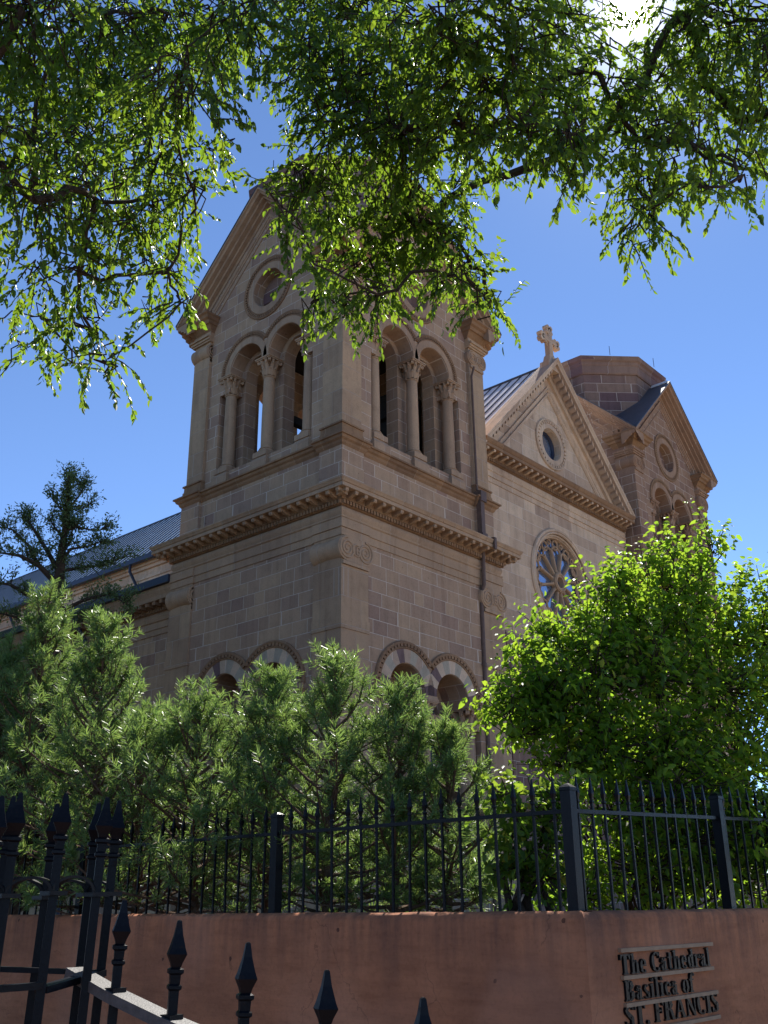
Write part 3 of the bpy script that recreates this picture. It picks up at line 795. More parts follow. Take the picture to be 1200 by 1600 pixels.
for sg in (-1, 1):
    rm_ = MB(); hw = .055
    k_ = -sg * GS * hw
    rm_.hexa([(-hw, -.175, -.11 - k_), (hw, -.175, -.11 + k_), (hw, -.44, -.06 + k_), (-hw, -.44, -.06 - k_), (-hw, -.175, .12 - k_), (hw, -.175, .12 + k_), (hw, -.44, .12 + k_), (-hw, -.44, .12 - k_)])
    rmm = rm_.mesh('raking_modillion'); rmm.materials.append(M['trim_light'])
    for i in range(24):
        s = .28 + (FH - .60) * i / 23
        put(rmm, 'raking_modillion', Q(FC + sg * s, 0, GA - .37 - GS * s), ped)
oc = MB(); arch_ring(oc, Q, FC, 17.45, .63, .82, -.25, .03, 0, 2 * PI, 16); round_mould(oc, Q, FC, 17.45, .97, .01, 0, 2 * PI, .05, 40)
arch_ring(oc, Q, FC, 17.45, .83, .93, -.1, .05, 0, 2 * PI, 34, gap=.2)
ocu = oc.build('oculus_frame', M['trim_light'], ped)
of = MB(); round_mould(of, Q, FC, 17.45, .57, -.30, 0, 2 * PI, .07, 36); of.build('oculus_sash', M['navy'], ped)
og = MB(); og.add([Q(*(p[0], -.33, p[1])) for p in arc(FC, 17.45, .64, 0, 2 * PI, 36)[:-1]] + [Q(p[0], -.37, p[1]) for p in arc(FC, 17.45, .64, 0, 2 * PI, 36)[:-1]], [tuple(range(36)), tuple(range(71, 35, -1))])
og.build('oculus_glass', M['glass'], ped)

# rose window
ro = MB()
for r, d, rad in ((1.86, .03, .075), (1.755, .05, .045), (1.68, -.04, .05)): round_mould(ro, Q, FC, RZ, r, d, 0, 2 * PI, rad, 64)
arch_ring(ro, Q, FC, RZ, 1.60, 1.745, -.5, -.06, 0, 2 * PI, 24)
rose = ro.build('rose_window', M['trim_light'], cath)
tr_ = MB()
for k in range(12):
    a = 2 * PI * k / 12 + R(15); c, s = math.cos(a), math.sin(a)
    p = lambda r, d, t=0: Q(FC + r * c - t * s, d, RZ + r * s + t * c)
    rs = []
    for r, hw in ((.34, .050), (.40, .075), (.46, .058), (1.05, .058), (1.10, .082), (1.16, .095)):
        rs.append([p(r, -.235, -hw * .8), p(r, -.14, -hw * .8), p(r, -.10, -hw * .5), p(r, -.10, hw * .5), p(r, -.14, hw * .8), p(r, -.235, hw * .8)])
    tr_.rings(rs, True, True)
    for cr_, rr, dd in ((1.40, .17, 0),):
        b = a + PI / 12
        cx, cz = FC + cr_ * math.cos(b), RZ + cr_ * math.sin(b)
        tr_.tube([Q(cx + rr * math.cos(2 * PI * i / 18), -.18, cz + rr * math.sin(2 * PI * i / 18)) for i in range(19)], .04, 6)
        # cusped arch head between neighbouring spokes
        b0, b1 = a, a + PI / 6
        pts = []
        for i in range(13):
            t = i / 12; bb = b0 + (b1 - b0) * t; r = 1.14 + .20 * math.sin(PI * t) ** .8
            pts.append(Q(FC + r * math.cos(bb), -.17, RZ + r * math.sin(bb)))
        tr_.tube(pts, .04, 6)
    for rr_ in (1.40,):
        cx, cz = FC + 1.5 * c, RZ + 1.5 * s
        tr_.tube([Q(cx + .085 * math.cos(2 * PI * i / 12), -.18, cz + .085 * math.sin(2 * PI * i / 12)) for i in range(13)], .035, 5)
arch_ring(tr_, Q, FC, RZ, .20, .36, -.235, -.05, 0, 2 * PI, 12); round_mould(tr_, Q, FC, RZ, .30, -.05, 0, 2 * PI, .04, 24)
tr_.build('rose_tracery', M['trim'], rose)
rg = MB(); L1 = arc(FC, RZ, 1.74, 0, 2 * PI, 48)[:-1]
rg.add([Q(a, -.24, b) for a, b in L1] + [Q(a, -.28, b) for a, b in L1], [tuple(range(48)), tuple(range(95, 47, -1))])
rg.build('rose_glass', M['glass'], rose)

# cross on the pediment
cx_ = MB(); cy0 = .62
zb = 20.70
cx_.rings([[(FC - a, cy0 - b, zb + z), (FC + a, cy0 - b, zb + z), (FC + a, cy0 + b, zb + z), (FC - a, cy0 + b, zb + z)] for a, b, z in ((.42, .22, -.35), (.40, .2, .0), (.26, .15, .08), (.20, .13, .30), (.17, .12, .36))], True, True)
def lobed(cx, cz, r): 
    cx_.rings([[(cx + r * math.cos(2 * PI * i / 14), cy0 - .10, cz + r * math.sin(2 * PI * i / 14)) for i in range(14)], [(cx + r * math.cos(2 * PI * i / 14), cy0 + .10, cz + r * math.sin(2 * PI * i / 14)) for i in range(14)]], True, True)
cz0 = zb + 1.05
cx_.box((FC - .11, cy0 - .11, zb + .34), (FC + .11, cy0 + .11, cz0 + .42)); cx_.box((FC - .42, cy0 - .105, cz0 - .10), (FC + .42, cy0 + .105, cz0 + .10))
for dx, dz in ((-.45, 0), (.45, 0), (0, .45)):
    for q1, q2 in ((0, 0), (.1, .1), (-.1, .1), (.1, -.1), (-.1, -.1)): lobed(FC + dx + q1, cz0 + dz + q2, .105)
round_mould(cx_, lambda s, d, z: (s, cy0 - d, z), FC, cz0, .22, 0, 0, 2 * PI, .07, 20)
cx_.build('stone_cross', M['trim_light'], cath)

# ---- nave and aisle behind the near tower
nv = MB()
NY = 46
nv.box((8.0, 1.75, .3), (FX1 - 1.0, NY, 16.35))
nave = nv.build('nave_wall', M['stone_light'], cath)
for i in range(0): pass
ne = MB(); 
for z0, z1, d in ((15.2, 15.5, .05), (15.5, 15.62, .10), (15.62, 15.95, .03), (15.95, 16.1, .14), (16.1, 16.36, .24)): ne.box((8.0 - d, 7.2, z0), (8.2, NY, z1 - .002))
ne.build('clerestory_cornice', M['trim_light'], nave)
nr = MB(); RX, RZN = FC, 20.72
EXL, EZ = 7.62, 16.40
slp = (RZN - EZ) / (RX - EXL)
for sg in (-1, 1):
    x1 = RX + sg * (RX - EXL)
    nr.hexa([(RX, .5, RZN - .12), (x1, .5, EZ - .12), (x1, NY, EZ - .12), (RX, NY, RZN - .12), (RX, .5, RZN), (x1, .5, EZ), (x1, NY, EZ), (RX, NY, RZN)])
roof = nr.build('nave_roof', M['zinc'], cath)
ss = MB(); y = .95
while y < NY:
    for sg in (-1, 1):
        x1 = RX + sg * (RX - EXL)
        ss.hexa([(RX, y - .018, RZN - .01), (x1, y - .018, EZ - .01), (x1, y + .018, EZ - .01), (RX, y + .018, RZN - .01), (RX, y - .014, RZN + .06), (x1, y - .014, EZ + .06), (x1, y + .014, EZ + .06), (RX, y + .014, RZN + .06)])
    y += .47
ss.tube([(RX, .5, RZN + .02), (RX, NY, RZN + .02)], .06, 6)
ss.build('standing_seams', M['slate'], roof)
gu = MB(); gu.box((EXL - .20, 7.3, EZ - .20), (EXL + .02, NY, EZ + .03)); gu.build('roof_gutter', M['navy'], roof)
for gy in (20.5, 31.0):
    dn = MB(); dn.tube([(EXL - .1, gy, EZ - .15), (EXL - .1, gy, EZ - .5), (7.85, gy - .25, EZ - 1.3), (7.85, gy - .25, 12.3)], .07, 8); dn.build('downspout', M['navy'], nave)
al = MB(); al.box((.52, 7.0, .3), (8.0, NY, 10.4))
al.rings([[(.45, yy, 10.4), (8.0, yy, 12.2), (8.0, yy, 10.3)] for yy in (7.0, NY)], True, True)
for yy in (14.4, 21.4, 28.4): al.box((.40, yy, .3), (.6, yy + 1.0, 9.45))
aisle = al.build('aisle_wall', M['stone'], cath)
ae = MB()
def alin(mb, prof, y0, y1): mb.rings([[(.52 - d, y0, z) for d, z in prof], [(.52 - d, y1, z) for d, z in prof]], True, True)
alin(ae, [(-.1, 9.42), (.03, 9.42), (.03, 9.60), (.06, 9.60), (.06, 9.80), (.10, 9.83), (.04, 9.86), (.07, 9.98), (.04, 10.10), (-.1, 10.10)], 7.02, NY)
alin(ae, [(-.1, 10.36), (.42, 10.36), (.44, 10.48), (.50, 10.60), (.52, 10.72), (-.1, 10.75)], 7.02, NY)
ae.build('aisle_cornice', M['trim'], aisle)
ad_ = MB(); alin(ad_, [(-.1, 10.1), (.06, 10.1), (.08, 10.12), (.08, 10.22), (.12, 10.24), (.12, 10.36), (-.1, 10.36)], 7.02, NY)
for i in range(110):
    y = 7.1 + i * .12; ad_.box((.52 - .14, y, 10.12), (.52 - .07, y + .07, 10.215))
for i in range(60):
    y = 7.2 + i * .36; ad_.box((.52 - .40, y, 10.24), (.52 - .1, y + .14, 10.355))
ad_.build('aisle_modillion_row', M['ochre'], aisle)
ag = MB(); ag.box((-.12, 7.02, 10.73), (.12, NY, 10.96)); ag.build('aisle_gutter', M['navy'], aisle)
ap = MB(); ap.tube([(-.05, 12.0, 10.75), (-.05, 12.0, 10.4), (.38, 12.0, 9.9), (.44, 12.0, 1.5)], .08, 8); ap.build('downspout', M['navy'], aisle)

# ================================================================== GARDEN WALL
WC = at(912, 1424, 5.2)
WZ = float(WC[2])
AZ = math.atan2(FW[1], FW[0])
DL = np.array([math.cos(AZ + R(48.6)), math.sin(AZ + R(48.6)), 0.0])
DR = np.array([1.0, 0.0, 0.0])
NL = np.array([-DL[1], DL[0], 0.0]); NL = NL if NL @ (CAM - WC) > 0 else -NL      # outward (towards the street)
NR = np.array([0.0, -1.0, 0.0])
LEN_L, LEN_R, TH = 15.0, 9.0, .32
rng = random.Random(3)
gw = MB()
prof = [(0.0, -.1), (0.0, WZ * .33), (0.0, WZ * .66), (0.0, WZ - .045), (.012, WZ - .016), (.04, WZ), (TH - .03, WZ), (TH, WZ - .03), (TH, -.1)]
stations = []
nl = 90
for i in range(nl, 0, -1): stations.append((WC + DL * (LEN_L * (i / nl) ** 1.0) , NL, 1.0))
mit = NL + NR; mit = mit / (mit @ NL)
stations.append((WC + DL * .05, (NL * .75 + mit * .25), 1.0)); stations.append((WC, mit, .94)); stations.append((WC + DR * .05, (NR * .75 + mit * .25), 1.0))
for i in range(1, 56): stations.append((WC + DR * (LEN_R * i / 55), NR, 1.0))
rings = []
for p, nn, k_ in stations:
    rg_ = []
    for (inn, z) in prof:
        j = rng.uniform(-.004, .004) if 0 < z else 0
        zz = z + (rng.uniform(-.005, .004) if z > WZ - .03 else 0)
        q = p - nn * (inn + (0.02 * (1 - k_)) + j)
        rg_.append((q[0], q[1], zz))
    rings.append(rg_)
gw.rings(rings, True, True)
wall = gw.build('garden_wall', M['plaster'], None, True)
tag(wall, 'red brown plastered garden wall carrying the black iron fence', 'wall')
# raised garden behind the wall
te = MB()
pL = WC + DL * LEN_L - NL * .2; pR = WC + DR * LEN_R - NR * .2; pc = WC - mit * .2
zt_ = WZ - .12
poly = [tuple(pL[:2]), tuple(pc[:2]), tuple(pR[:2]), (60, float(pR[1])), (60, 60), (-60, 60), (-60, float(pL[1]))]
te.add([(x, y, zt_) for x, y in poly] + [(x, y, -.3) for x, y in poly], [tuple(range(7))] + [(i, (i + 1) % 7, 7 + (i + 1) % 7, 7 + i) for i in range(7)])
tag(te.build('garden_ground', M['soil']), kind='structure')

# ---- lettering on the wall
GL = {}
def glyph(ch):
    """strokes of a bold narrow serif face, cap height 1; returns (polygons, advance)"""
    T_, t_, sf = .235, .09, .065
    P_ = []
    def rect(x0, y0, x1, y1): P_.append([(x0, y0), (x1, y0), (x1, y1), (x0, y1)])
    def poly(*p): P_.append(list(p))
    def stem(x, y0, y1, w=T_, b=True, t=True, lt=None):
        rect(x, y0, x + w, y1)
        if b: poly((x - sf, y0), (x + w + sf, y0), (x + w + sf, y0 + .045), (x + w, y0 + .10), (x, y0 + .10), (x - sf, y0 + .045))
        if t is True: poly((x - sf, y1), (x - sf, y1 - .045), (x, y1 - .10), (x + w, y1 - .10), (x + w + sf, y1 - .045), (x + w + sf, y1))
        if t == 'flag': poly((x - sf - .02, y1 - .07), (x, y1 - .12), (x + w, y1 - .02), (x + w, y1 + .015), (x - sf - .02, y1 - .03))
    def ring(cx, cy, rx, ry, a0, a1, wv=T_, wh=t_, n=22):
        o = []; i_ = []
        for k in range(n + 1):
            a = R(a0 + (a1 - a0) * k / n); c, s = math.cos(a), math.sin(a)
            o.append((cx + rx * c, cy + ry * s)); i_.append((cx + (rx - wv) * c, cy + (ry - wh) * s))
        for k in range(n): poly(o[k], o[k + 1], i_[k + 1], i_[k])
    X = .70
    if ch == 'T': stem(.26, 0, 1, T_, True, False); rect(0, .925, .72, 1); poly((0, 1), (0, .72), (.045, .72), (.12, .93)); poly((.72, 1), (.72, .72), (.675, .72), (.60, .93)); return P_, .76
    if ch == 'h': stem(.08, 0, 1.02, .17, True, 'flag'); ring(.32, X - .26, .22, .26, 0, 150, .16, .08); stem(.38, 0, X - .24, .16, True, False); return P_, .66
    if ch == 'e': ring(.27, X / 2, .26, X / 2 + .01, 15, 325, .17, .07); rect(.12, X / 2 - .01, .51, X / 2 + .06); return P_, .56
    if ch == 'C': ring(.40, .5, .39, .515, 40, 320, .21, .07); rect(.66, .66, .71, 1.0); return P_, .76
    if ch == 'c': ring(.27, X / 2, .26, X / 2 + .01, 45, 320, .17, .07); ring(.42, X - .16, .09, .09, 0, 360, .085, .085, 10); return P_, .54
    if ch == 'a': ring(.22, X - .2, .2, .21, 20, 165, .15, .07); stem(.27, .0, X - .18, .16, False, False); ring(.19, .18, .18, .19, 80, 330, .15, .07); poly((.43, 0), (.53, 0), (.53, .06), (.43, .1)); ring(.11, X - .2, .09, .09, 0, 360, .085, .085, 10); return P_, .56
    if ch == 't': stem(.12, .06, .92, .16, False, False); rect(.0, X - .07, .40, X); ring(.27, .14, .15, .15, 180, 330, .13, .07); return P_, .43
    if ch == 'd': ring(.25, X / 2, .24, X / 2 + .01, 30, 330, .17, .07); stem(.34, 0, 1.02, .17, False, 'flag'); poly((.51, 0), (.58, 0), (.58, .05), (.51, .09)); return P_, .62
    if ch == 'r': stem(.07, 0, X, .17, True, 'flag'); ring(.37, X - .17, .16, .18, 40, 160, .1, .1); ring(.42, X - .13, .095, .095, 0, 360, .09, .09, 10); return P_, .52
    if ch == 'l': stem(.08, 0, 1.02, .17, True, 'flag'); return P_, .35
    if ch == 'B': stem(.07, 0, 1, T_, True, True); ring(.32, .75, .30, .25, -90, 90, T_, t_); ring(.32, .26, .36, .265, -90, 90, T_ + .01, t_); rect(.2, .925, .34, 1); rect(.2, 0, .34, .075); rect(.2, .485, .34, .55); return P_, .76
    if ch == 's': ring(.22, X - .19, .19, .20, 30, 255, .14, .075); ring(.24, .19, .20, .20, -155, 75, .14, .075); poly((.05, X * .60), (.17, X * .72), (.42, X * .36), (.30, X * .26)); return P_, .49
    if ch == 'i': stem(.08, 0, X, .17, True, 'flag'); ring(.165, .90, .10, .10, 0, 360, .098, .098, 12); return P_, .35
    if ch == 'o': ring(.27, X / 2, .27, X / 2 + .01, 0, 360, .17, .065, 26); return P_, .58
    if ch == 'f': stem(.10, 0, .82, .17, True, False); rect(0, X - .07, .38, X); ring(.29, .80, .19, .23, 60, 180, .17, .08); ring(.38, .92, .09, .09, 0, 360, .085, .085, 10); return P_, .42
    if ch == 'S': ring(.30, .74, .26, .27, 25, 250, .19, .07); ring(.32, .27, .28, .28, -155, 75, .19, .07); poly((.06, .60), (.24, .72), (.58, .42), (.42, .28)); rect(.52, .74, .565, 1.0); rect(.05, 0, .095, .28); return P_, .66
    if ch == '.': ring(.12, .09, .10, .10, 0, 360, .098, .098, 12); return P_, .27
    if ch == 'F': stem(.08, 0, 1, T_, True, True); rect(.2, .925, .64, 1); poly((.64, 1), (.64, .72), (.60, .72), (.52, .93)); rect(.2, .48, .50, .55); rect(.46, .38, .50, .65); return P_, .68
    if ch == 'R': stem(.08, 0, 1, T_, True, True); ring(.34, .74, .30, .26, -90, 90, T_, t_); rect(.2, .925, .36, 1); rect(.2, .48, .36, .555); poly((.36, .52), (.54, .52), (.76, 0), (.54, 0)); poly((.54, 0), (.80, 0), (.80, .05), (.6, .08)); return P_, .82
    if ch == 'A': poly((.33, 1.02), (.47, 1.02), (.78, 0), (.56, 0)); poly((.33, 1.02), (.38, .9), (.14, 0), (.06, 0)); rect(.18, .30, .62, .365); poly((-.02, 0), (.24, 0), (.24, .05), (-.02, .05)); poly((.48, 0), (.84, 0), (.84, .05), (.48, .05)); return P_, .84
    if ch == 'N': rect(.12, 0, .20, 1); rect(.66, 0, .74, 1); poly((.02, 1), (.24, 1), (.74, .0), (.60, .0)); rect(.03, 0, .29, .05); rect(.58, .95, .84, 1); return P_, .86
    if ch == 'I': stem(.09, 0, 1, T_, True, True); return P_, .40
    return P_, .30

def XY(u, v):
    """where the sign wall's face is seen at photo pixel (u, v)"""
    d = FW + (u - 600) / FPX * RT - (v - 800) / FPX * UP
    t = ((WC[1]) - CAM[1]) / d[1]
    return CAM + t * d
sign = empty('wall_sign', tuple(XY(967, 1600)))
so = np.array(sign.location)
tag(sign, 'black serif lettering between pale bars on the plastered wall', 'sign')
def text_line(txt, u0, v0, u1, v1, capv):
    a = XY(u0, v0); b = XY(u1, v1); top = XY(u0, capv)
    h = top[2] - a[2]; wid = b[0] - a[0]; base = (a[2] + b[2]) / 2
    adv = 0; items = []
    for ch in txt:
        g, w_ = glyph(ch); items.append((adv, g)); adv += w_ + .03
    k = wid / adv
    for (x, g), ch in zip(items, txt):
        if not g: continue
        mb = MB()
        for i, pg in enumerate(g):
            dd = .016 + .0006 * (i % 7)
            pts = [(a[0] + (x + p[0]) * k - so[0], base + p[1] * h - so[2]) for p in pg]
            n = len(pts)
            mb.add([(p[0], -dd, p[1]) for p in pts] + [(p[0], .004, p[1]) for p in pts], [tuple(range(n)), tuple(range(2 * n - 1, n - 1, -1))] + [(j, (j + 1) % n, n + (j + 1) % n, n + j) for j in range(n)])
        mb.build('letter', M['iron'], sign)
text_line('The Cathedral', 967, 1523, 1108, 1509, 1491)
text_line('Basilica of', 974, 1563, 1083, 1551, 1530)
text_line('ST. FRANCIS', 974, 1602, 1122, 1583, 1566)
for (u0, v0, u1) in ((965, 1485, 1109), (969, 1525, 1111), (973, 1565, 1118), (977, 1606, 1122)):
    a = XY(u0, v0); b = XY(u1, v0 - (u1 - u0) * .07)
    zc = (a[2] + b[2]) / 2
    mb = MB(); mb.box((a[0] - so[0], -.022, zc - .010 - so[2]), (b[0] - so[0], .004, zc + .010 - so[2])); mb.build('bar', M['signbar'], sign)

# ================================================================== IRON FENCE ON THE WALL
def spear_mesh(name, h, w_, rail_z, sh, sw):
    """square bar standing on z=0 with a collar and a four-sided spear head"""
    mb = MB()
    def sq(a, z): return [(-a, -a, z), (a, -a, z), (a, a, z), (-a, a, z)]
    mb.rings([sq(w_ / 2, 0), sq(w_ / 2, h - sh * 1.45)], True, True)
    z0 = h - sh * 1.45
    mb.rings([sq(w_ * .5, z0), sq(w_ * .72, z0 + sh * .04), sq(w_ * .72, z0 + sh * .10), sq(w_ * .52, z0 + sh * .14), sq(w_ * .56, z0 + sh * .32), sq(w_ * .80, z0 + sh * .36), sq(w_ * .80, z0 + sh * .43), sq(w_ * .50, z0 + sh * .47),
              sq(w_ * .62, z0 + sh * .56), sq(sw / 2, z0 + sh * .74), sq(sw * .40, z0 + sh * .86), sq(sw * .22, z0 + sh * 1.15), sq(sw * .12, z0 + sh * 1.42), sq(sw * .06, h)], True, True)
    return mb.mesh(name)
pk = spear_mesh('picket', .72, .0135, .52, .13, .027); pk.materials.append(M['iron'])
def post_mesh(h, w_):
    mb = MB(); a = w_ / 2
    def sq(a, z): return [(-a, -a, z), (a, -a, z), (a, a, z), (-a, a, z)]
    mb.rings([sq(a, 0), sq(a, h - .02), sq(a * 1.12, h - .018), sq(a * 1.12, h), sq(a * .5, h + .016), sq(a * .1, h + .022)], True, True)
    return mb.mesh('post')
pom = post_mesh(.655, .066); pom.materials.append(M['iron'])
def fence(name, d, nn, length, step, first, posts, label, climb=0.0):
    f = empty(name, (float(FCN[0]), float(FCN[1]), WZ))
    tag(f, label, 'fence', 'iron fences on the garden wall')
    ang = math.atan2(d[1], d[0])
    s = first; pa = set(round(p, 3) for p in posts)
    while s < length:
        if all(abs(s - p) > .06 for p in posts):
            o = put(pk, 'picket', tuple(d * s), f, None, ang); o.rotation_euler = (rng.uniform(-.012, .012), rng.uniform(-.012, .012), ang); o.scale = (1, 1, 1 + climb * s)
        s += step
    for p in posts: put(pom, 'post', tuple(d * p), f, None, ang).scale = (1, 1, 1 + climb * p)
    mb = MB(); q = np.array([-d[1], d[0], 0]) * .013
    for z in (.515,):
        up1 = np.array([0, 0, z * (1 + climb * length)]); up0 = np.array([0, 0, z]); h_ = np.array([0, 0, .022])
        mb.hexa([-q + up0, d * length - q + up1, d * length + q + up1, q + up0, -q + up0 + h_, d * length - q + up1 + h_, d * length + q + up1 + h_, q + up0 + h_])
    mb.build('rail', M['iron'], f)
    return f
FCN = at(901, 1423, 5.44)                                            # the corner post stands a little behind the wall's corner
fence('iron_fence', DL, NL, 13.4, .136, .10, [0.0, 2.42, 4.84, 7.26, 9.68, 12.1], 'black spear topped iron fence on the long wall in front of the pines')
fence('iron_fence', DR, NR, 8.6, .152, .10, [1.98, 3.96, 5.94, 7.92], 'black spear topped iron fence above the wall lettering beside the leafy shrub', .068)

# ================================================================== STREET RAILING (lower left)
rail_o = at(105, 1500, 4.05)
rl = empty('street_railing', tuple(rail_o))
tag(rl, 'black iron street railing with large spearheads and sloping grey handrail', 'railing')
big_w = .034
axis = -FW * np.array([1, 1, 0]); axis /= np.linalg.norm(axis)
side = np.array([RT[0], RT[1], 0]); side /= np.linalg.norm(side)
LEAN = .026
upv = np.array([0, 0, 1.0]) + side * LEAN; upv /= np.linalg.norm(upv)
yv = np.cross(upv, side); yv /= np.linalg.norm(yv)
spm = {}
def big_picket(tip, h):
    key = round(h, 2)
    if key not in spm:
        spm[key] = spear_mesh('picket', key, big_w, 0, .165, .068); spm[key].materials.append(M['iron'])
    o = bpy.data.objects.new('picket', spm[key]); o.parent = rl; col.objects.link(o)
    b = np.array(tip) - upv * key - rail_o
    xv = np.cross(yv, upv)
    a = R(18); x2 = xv * math.cos(a) + yv * math.sin(a); y2 = -xv * math.sin(a) + yv * math.cos(a)
    o.matrix_local = Matrix(((x2[0], y2[0], upv[0], b[0]), (x2[1], y2[1], upv[1], b[1]), (x2[2], y2[2], upv[2], b[2]), (0, 0, 0, 1)))
    return b
front = [(4, 1243, 3.80), (33, 1238, 3.92), (104, 1238, 4.02), (168, 1245, 4.15)]
back = [(22, 1243, 4.22), (90, 1255, 4.30), (155, 1254, 4.40), (187, 1250, 4.32)]
frontp = [at(*q) for q in front]; backp = [at(*q) for q in back]
for t in frontp + backp: big_picket(t, 1.55)
slope = [(195, 1405, 3.95), (281, 1437, 3.72), (388, 1472, 3.52), (511, 1515, 3.33), (661, 1558, 3.16), (840, 1606, 3.0)]
slp_p = [at(*q) for q in slope]
for t in slp_p: big_picket(t, .62)
def barmesh(name, pts, hw, hh, mat):
    mb = MB(); rs = []
    pts = [np.array(p) - rail_o for p in pts]
    for i, p in enumerate(pts):
        d = pts[min(i + 1, len(pts) - 1)] - pts[max(0, i - 1)]; d /= np.linalg.norm(d)
        h = np.cross(d, [0, 0, 1.0]); h /= np.linalg.norm(h); v = np.cross(h, d)
        rs.append([p - h * hw - v * hh, p + h * hw - v * hh, p + h * hw + v * hh, p - h * hw + v * hh])
    mb.rings(rs, True, True); return mb.build(name, mat, rl)
dn_ = lambda p, k: np.array(p) - upv * k
ext = (frontp[1] - frontp[2]) * 2.0
barmesh('rail', [dn_(frontp[1], .69) + ext, dn_(frontp[2], .705)], .022, .012, M['iron'])
exb = (backp[0] - backp[1]) * 2.0
barmesh('rail', [dn_(backp[0], .69) + exb, dn_(backp[3], .68)], .022, .010, M['iron'])
barmesh('rail', [dn_(frontp[2], .72), dn_(backp[3], .68)], .03, .012, M['iron'])
hr = [dn_(p, .345) for p in slp_p]
barmesh('handrail', [at(116, 1519, 4.02), hr[0], hr[1], hr[2], hr[3], hr[4], hr[5]], .042, .019, M['iron_skylit'])
barmesh('lower_rail', [dn_(backp[0], .90) + exb, dn_(backp[3], .93), dn_(slp_p[1], .62)], .012, .012, M['iron'])
def scroll(p, q):
    p = np.array(p) - rail_o; q = np.array(q) - rail_o; mb = MB()
    c = (p + q) / 2; a = (q - p) / 2; r = np.linalg.norm(a); rs = []
    th = yv * .024
    for i in range(15):
        t = PI * i / 14
        o_ = c - a * math.cos(t) + upv * r * .62 * math.sin(t); i_ = c - a * .86 * math.cos(t) + upv * r * .62 * .82 * math.sin(t)
        rs.append([o_ - th, o_ + th, i_ + th, i_ - th])
    mb.rings(rs, True, True); mb.build('scroll_arch', M['iron'], rl)
lv_ = .37
for a, b in ((frontp[0], frontp[1]), (frontp[1], frontp[2]), (frontp[2], frontp[3]), (backp[0], backp[1]), (backp[1], backp[2]), (backp[2], backp[3])):
    scroll(dn_(a, lv_), dn_(b, lv_))
for t in frontp[1:] + backp:
    mb = MB(); c = dn_(t, lv_ + .01) - rail_o; mb.box(c - [.038, .038, .008], c + [.038, .038, .008]); mb.build('collar_plate', M['iron'], rl)
for t, hh in [(q, .345) for q in slp_p]:
    mb = MB(); c = dn_(t, hh - .012) - rail_o; mb.box(c - [.030, .030, .016], c + [.030, .030, .016]); mb.build('collar_plate', M['iron'], rl)

# ================================================================== FOLIAGE
nrng = np.random.default_rng(11)
def unit(a): return a / (np.linalg.norm(a, axis=-1, keepdims=True) + 1e-9)
def leaf_quads(base, axis, nrm, L, Wd, fold=.25, droop=.0):
    """folded pointed leaves as two quads each"""
    n = len(base); axis = unit(axis); side_ = unit(np.cross(axis, nrm)); up_ = np.cross(side_, axis)
    L = L[:, None]; Wd = Wd[:, None]
    f = up_ * Wd * fold; dv = np.array([0, 0, -1.0]) * L * droop
    V = np.empty((n, 6, 3))
    V[:, 0] = base
    V[:, 1] = base + axis * L * .30 + side_ * Wd * .46 + f
    V[:, 2] = base + axis * L * .66 + side_ * Wd * .38 + f + dv * .4
    V[:, 3] = base + axis * L + dv
    V[:, 4] = base + axis * L * .66 - side_ * Wd * .38 + f + dv * .4
    V[:, 5] = base + axis * L * .30 - side_ * Wd * .46 + f
    i = np.arange(n)[:, None] * 6
    Q_ = np.concatenate([i + np.array([[0, 1, 2, 3]]), i + np.array([[0, 3, 4, 5]])], 0)
    return V.reshape(-1, 3), Q_

def join(parts):
    V = []; Q_ = []; o = 0
    for v, q in parts:
        V.append(v); Q_.append(q + o); o += len(v)
    return np.concatenate(V), np.concatenate(Q_)

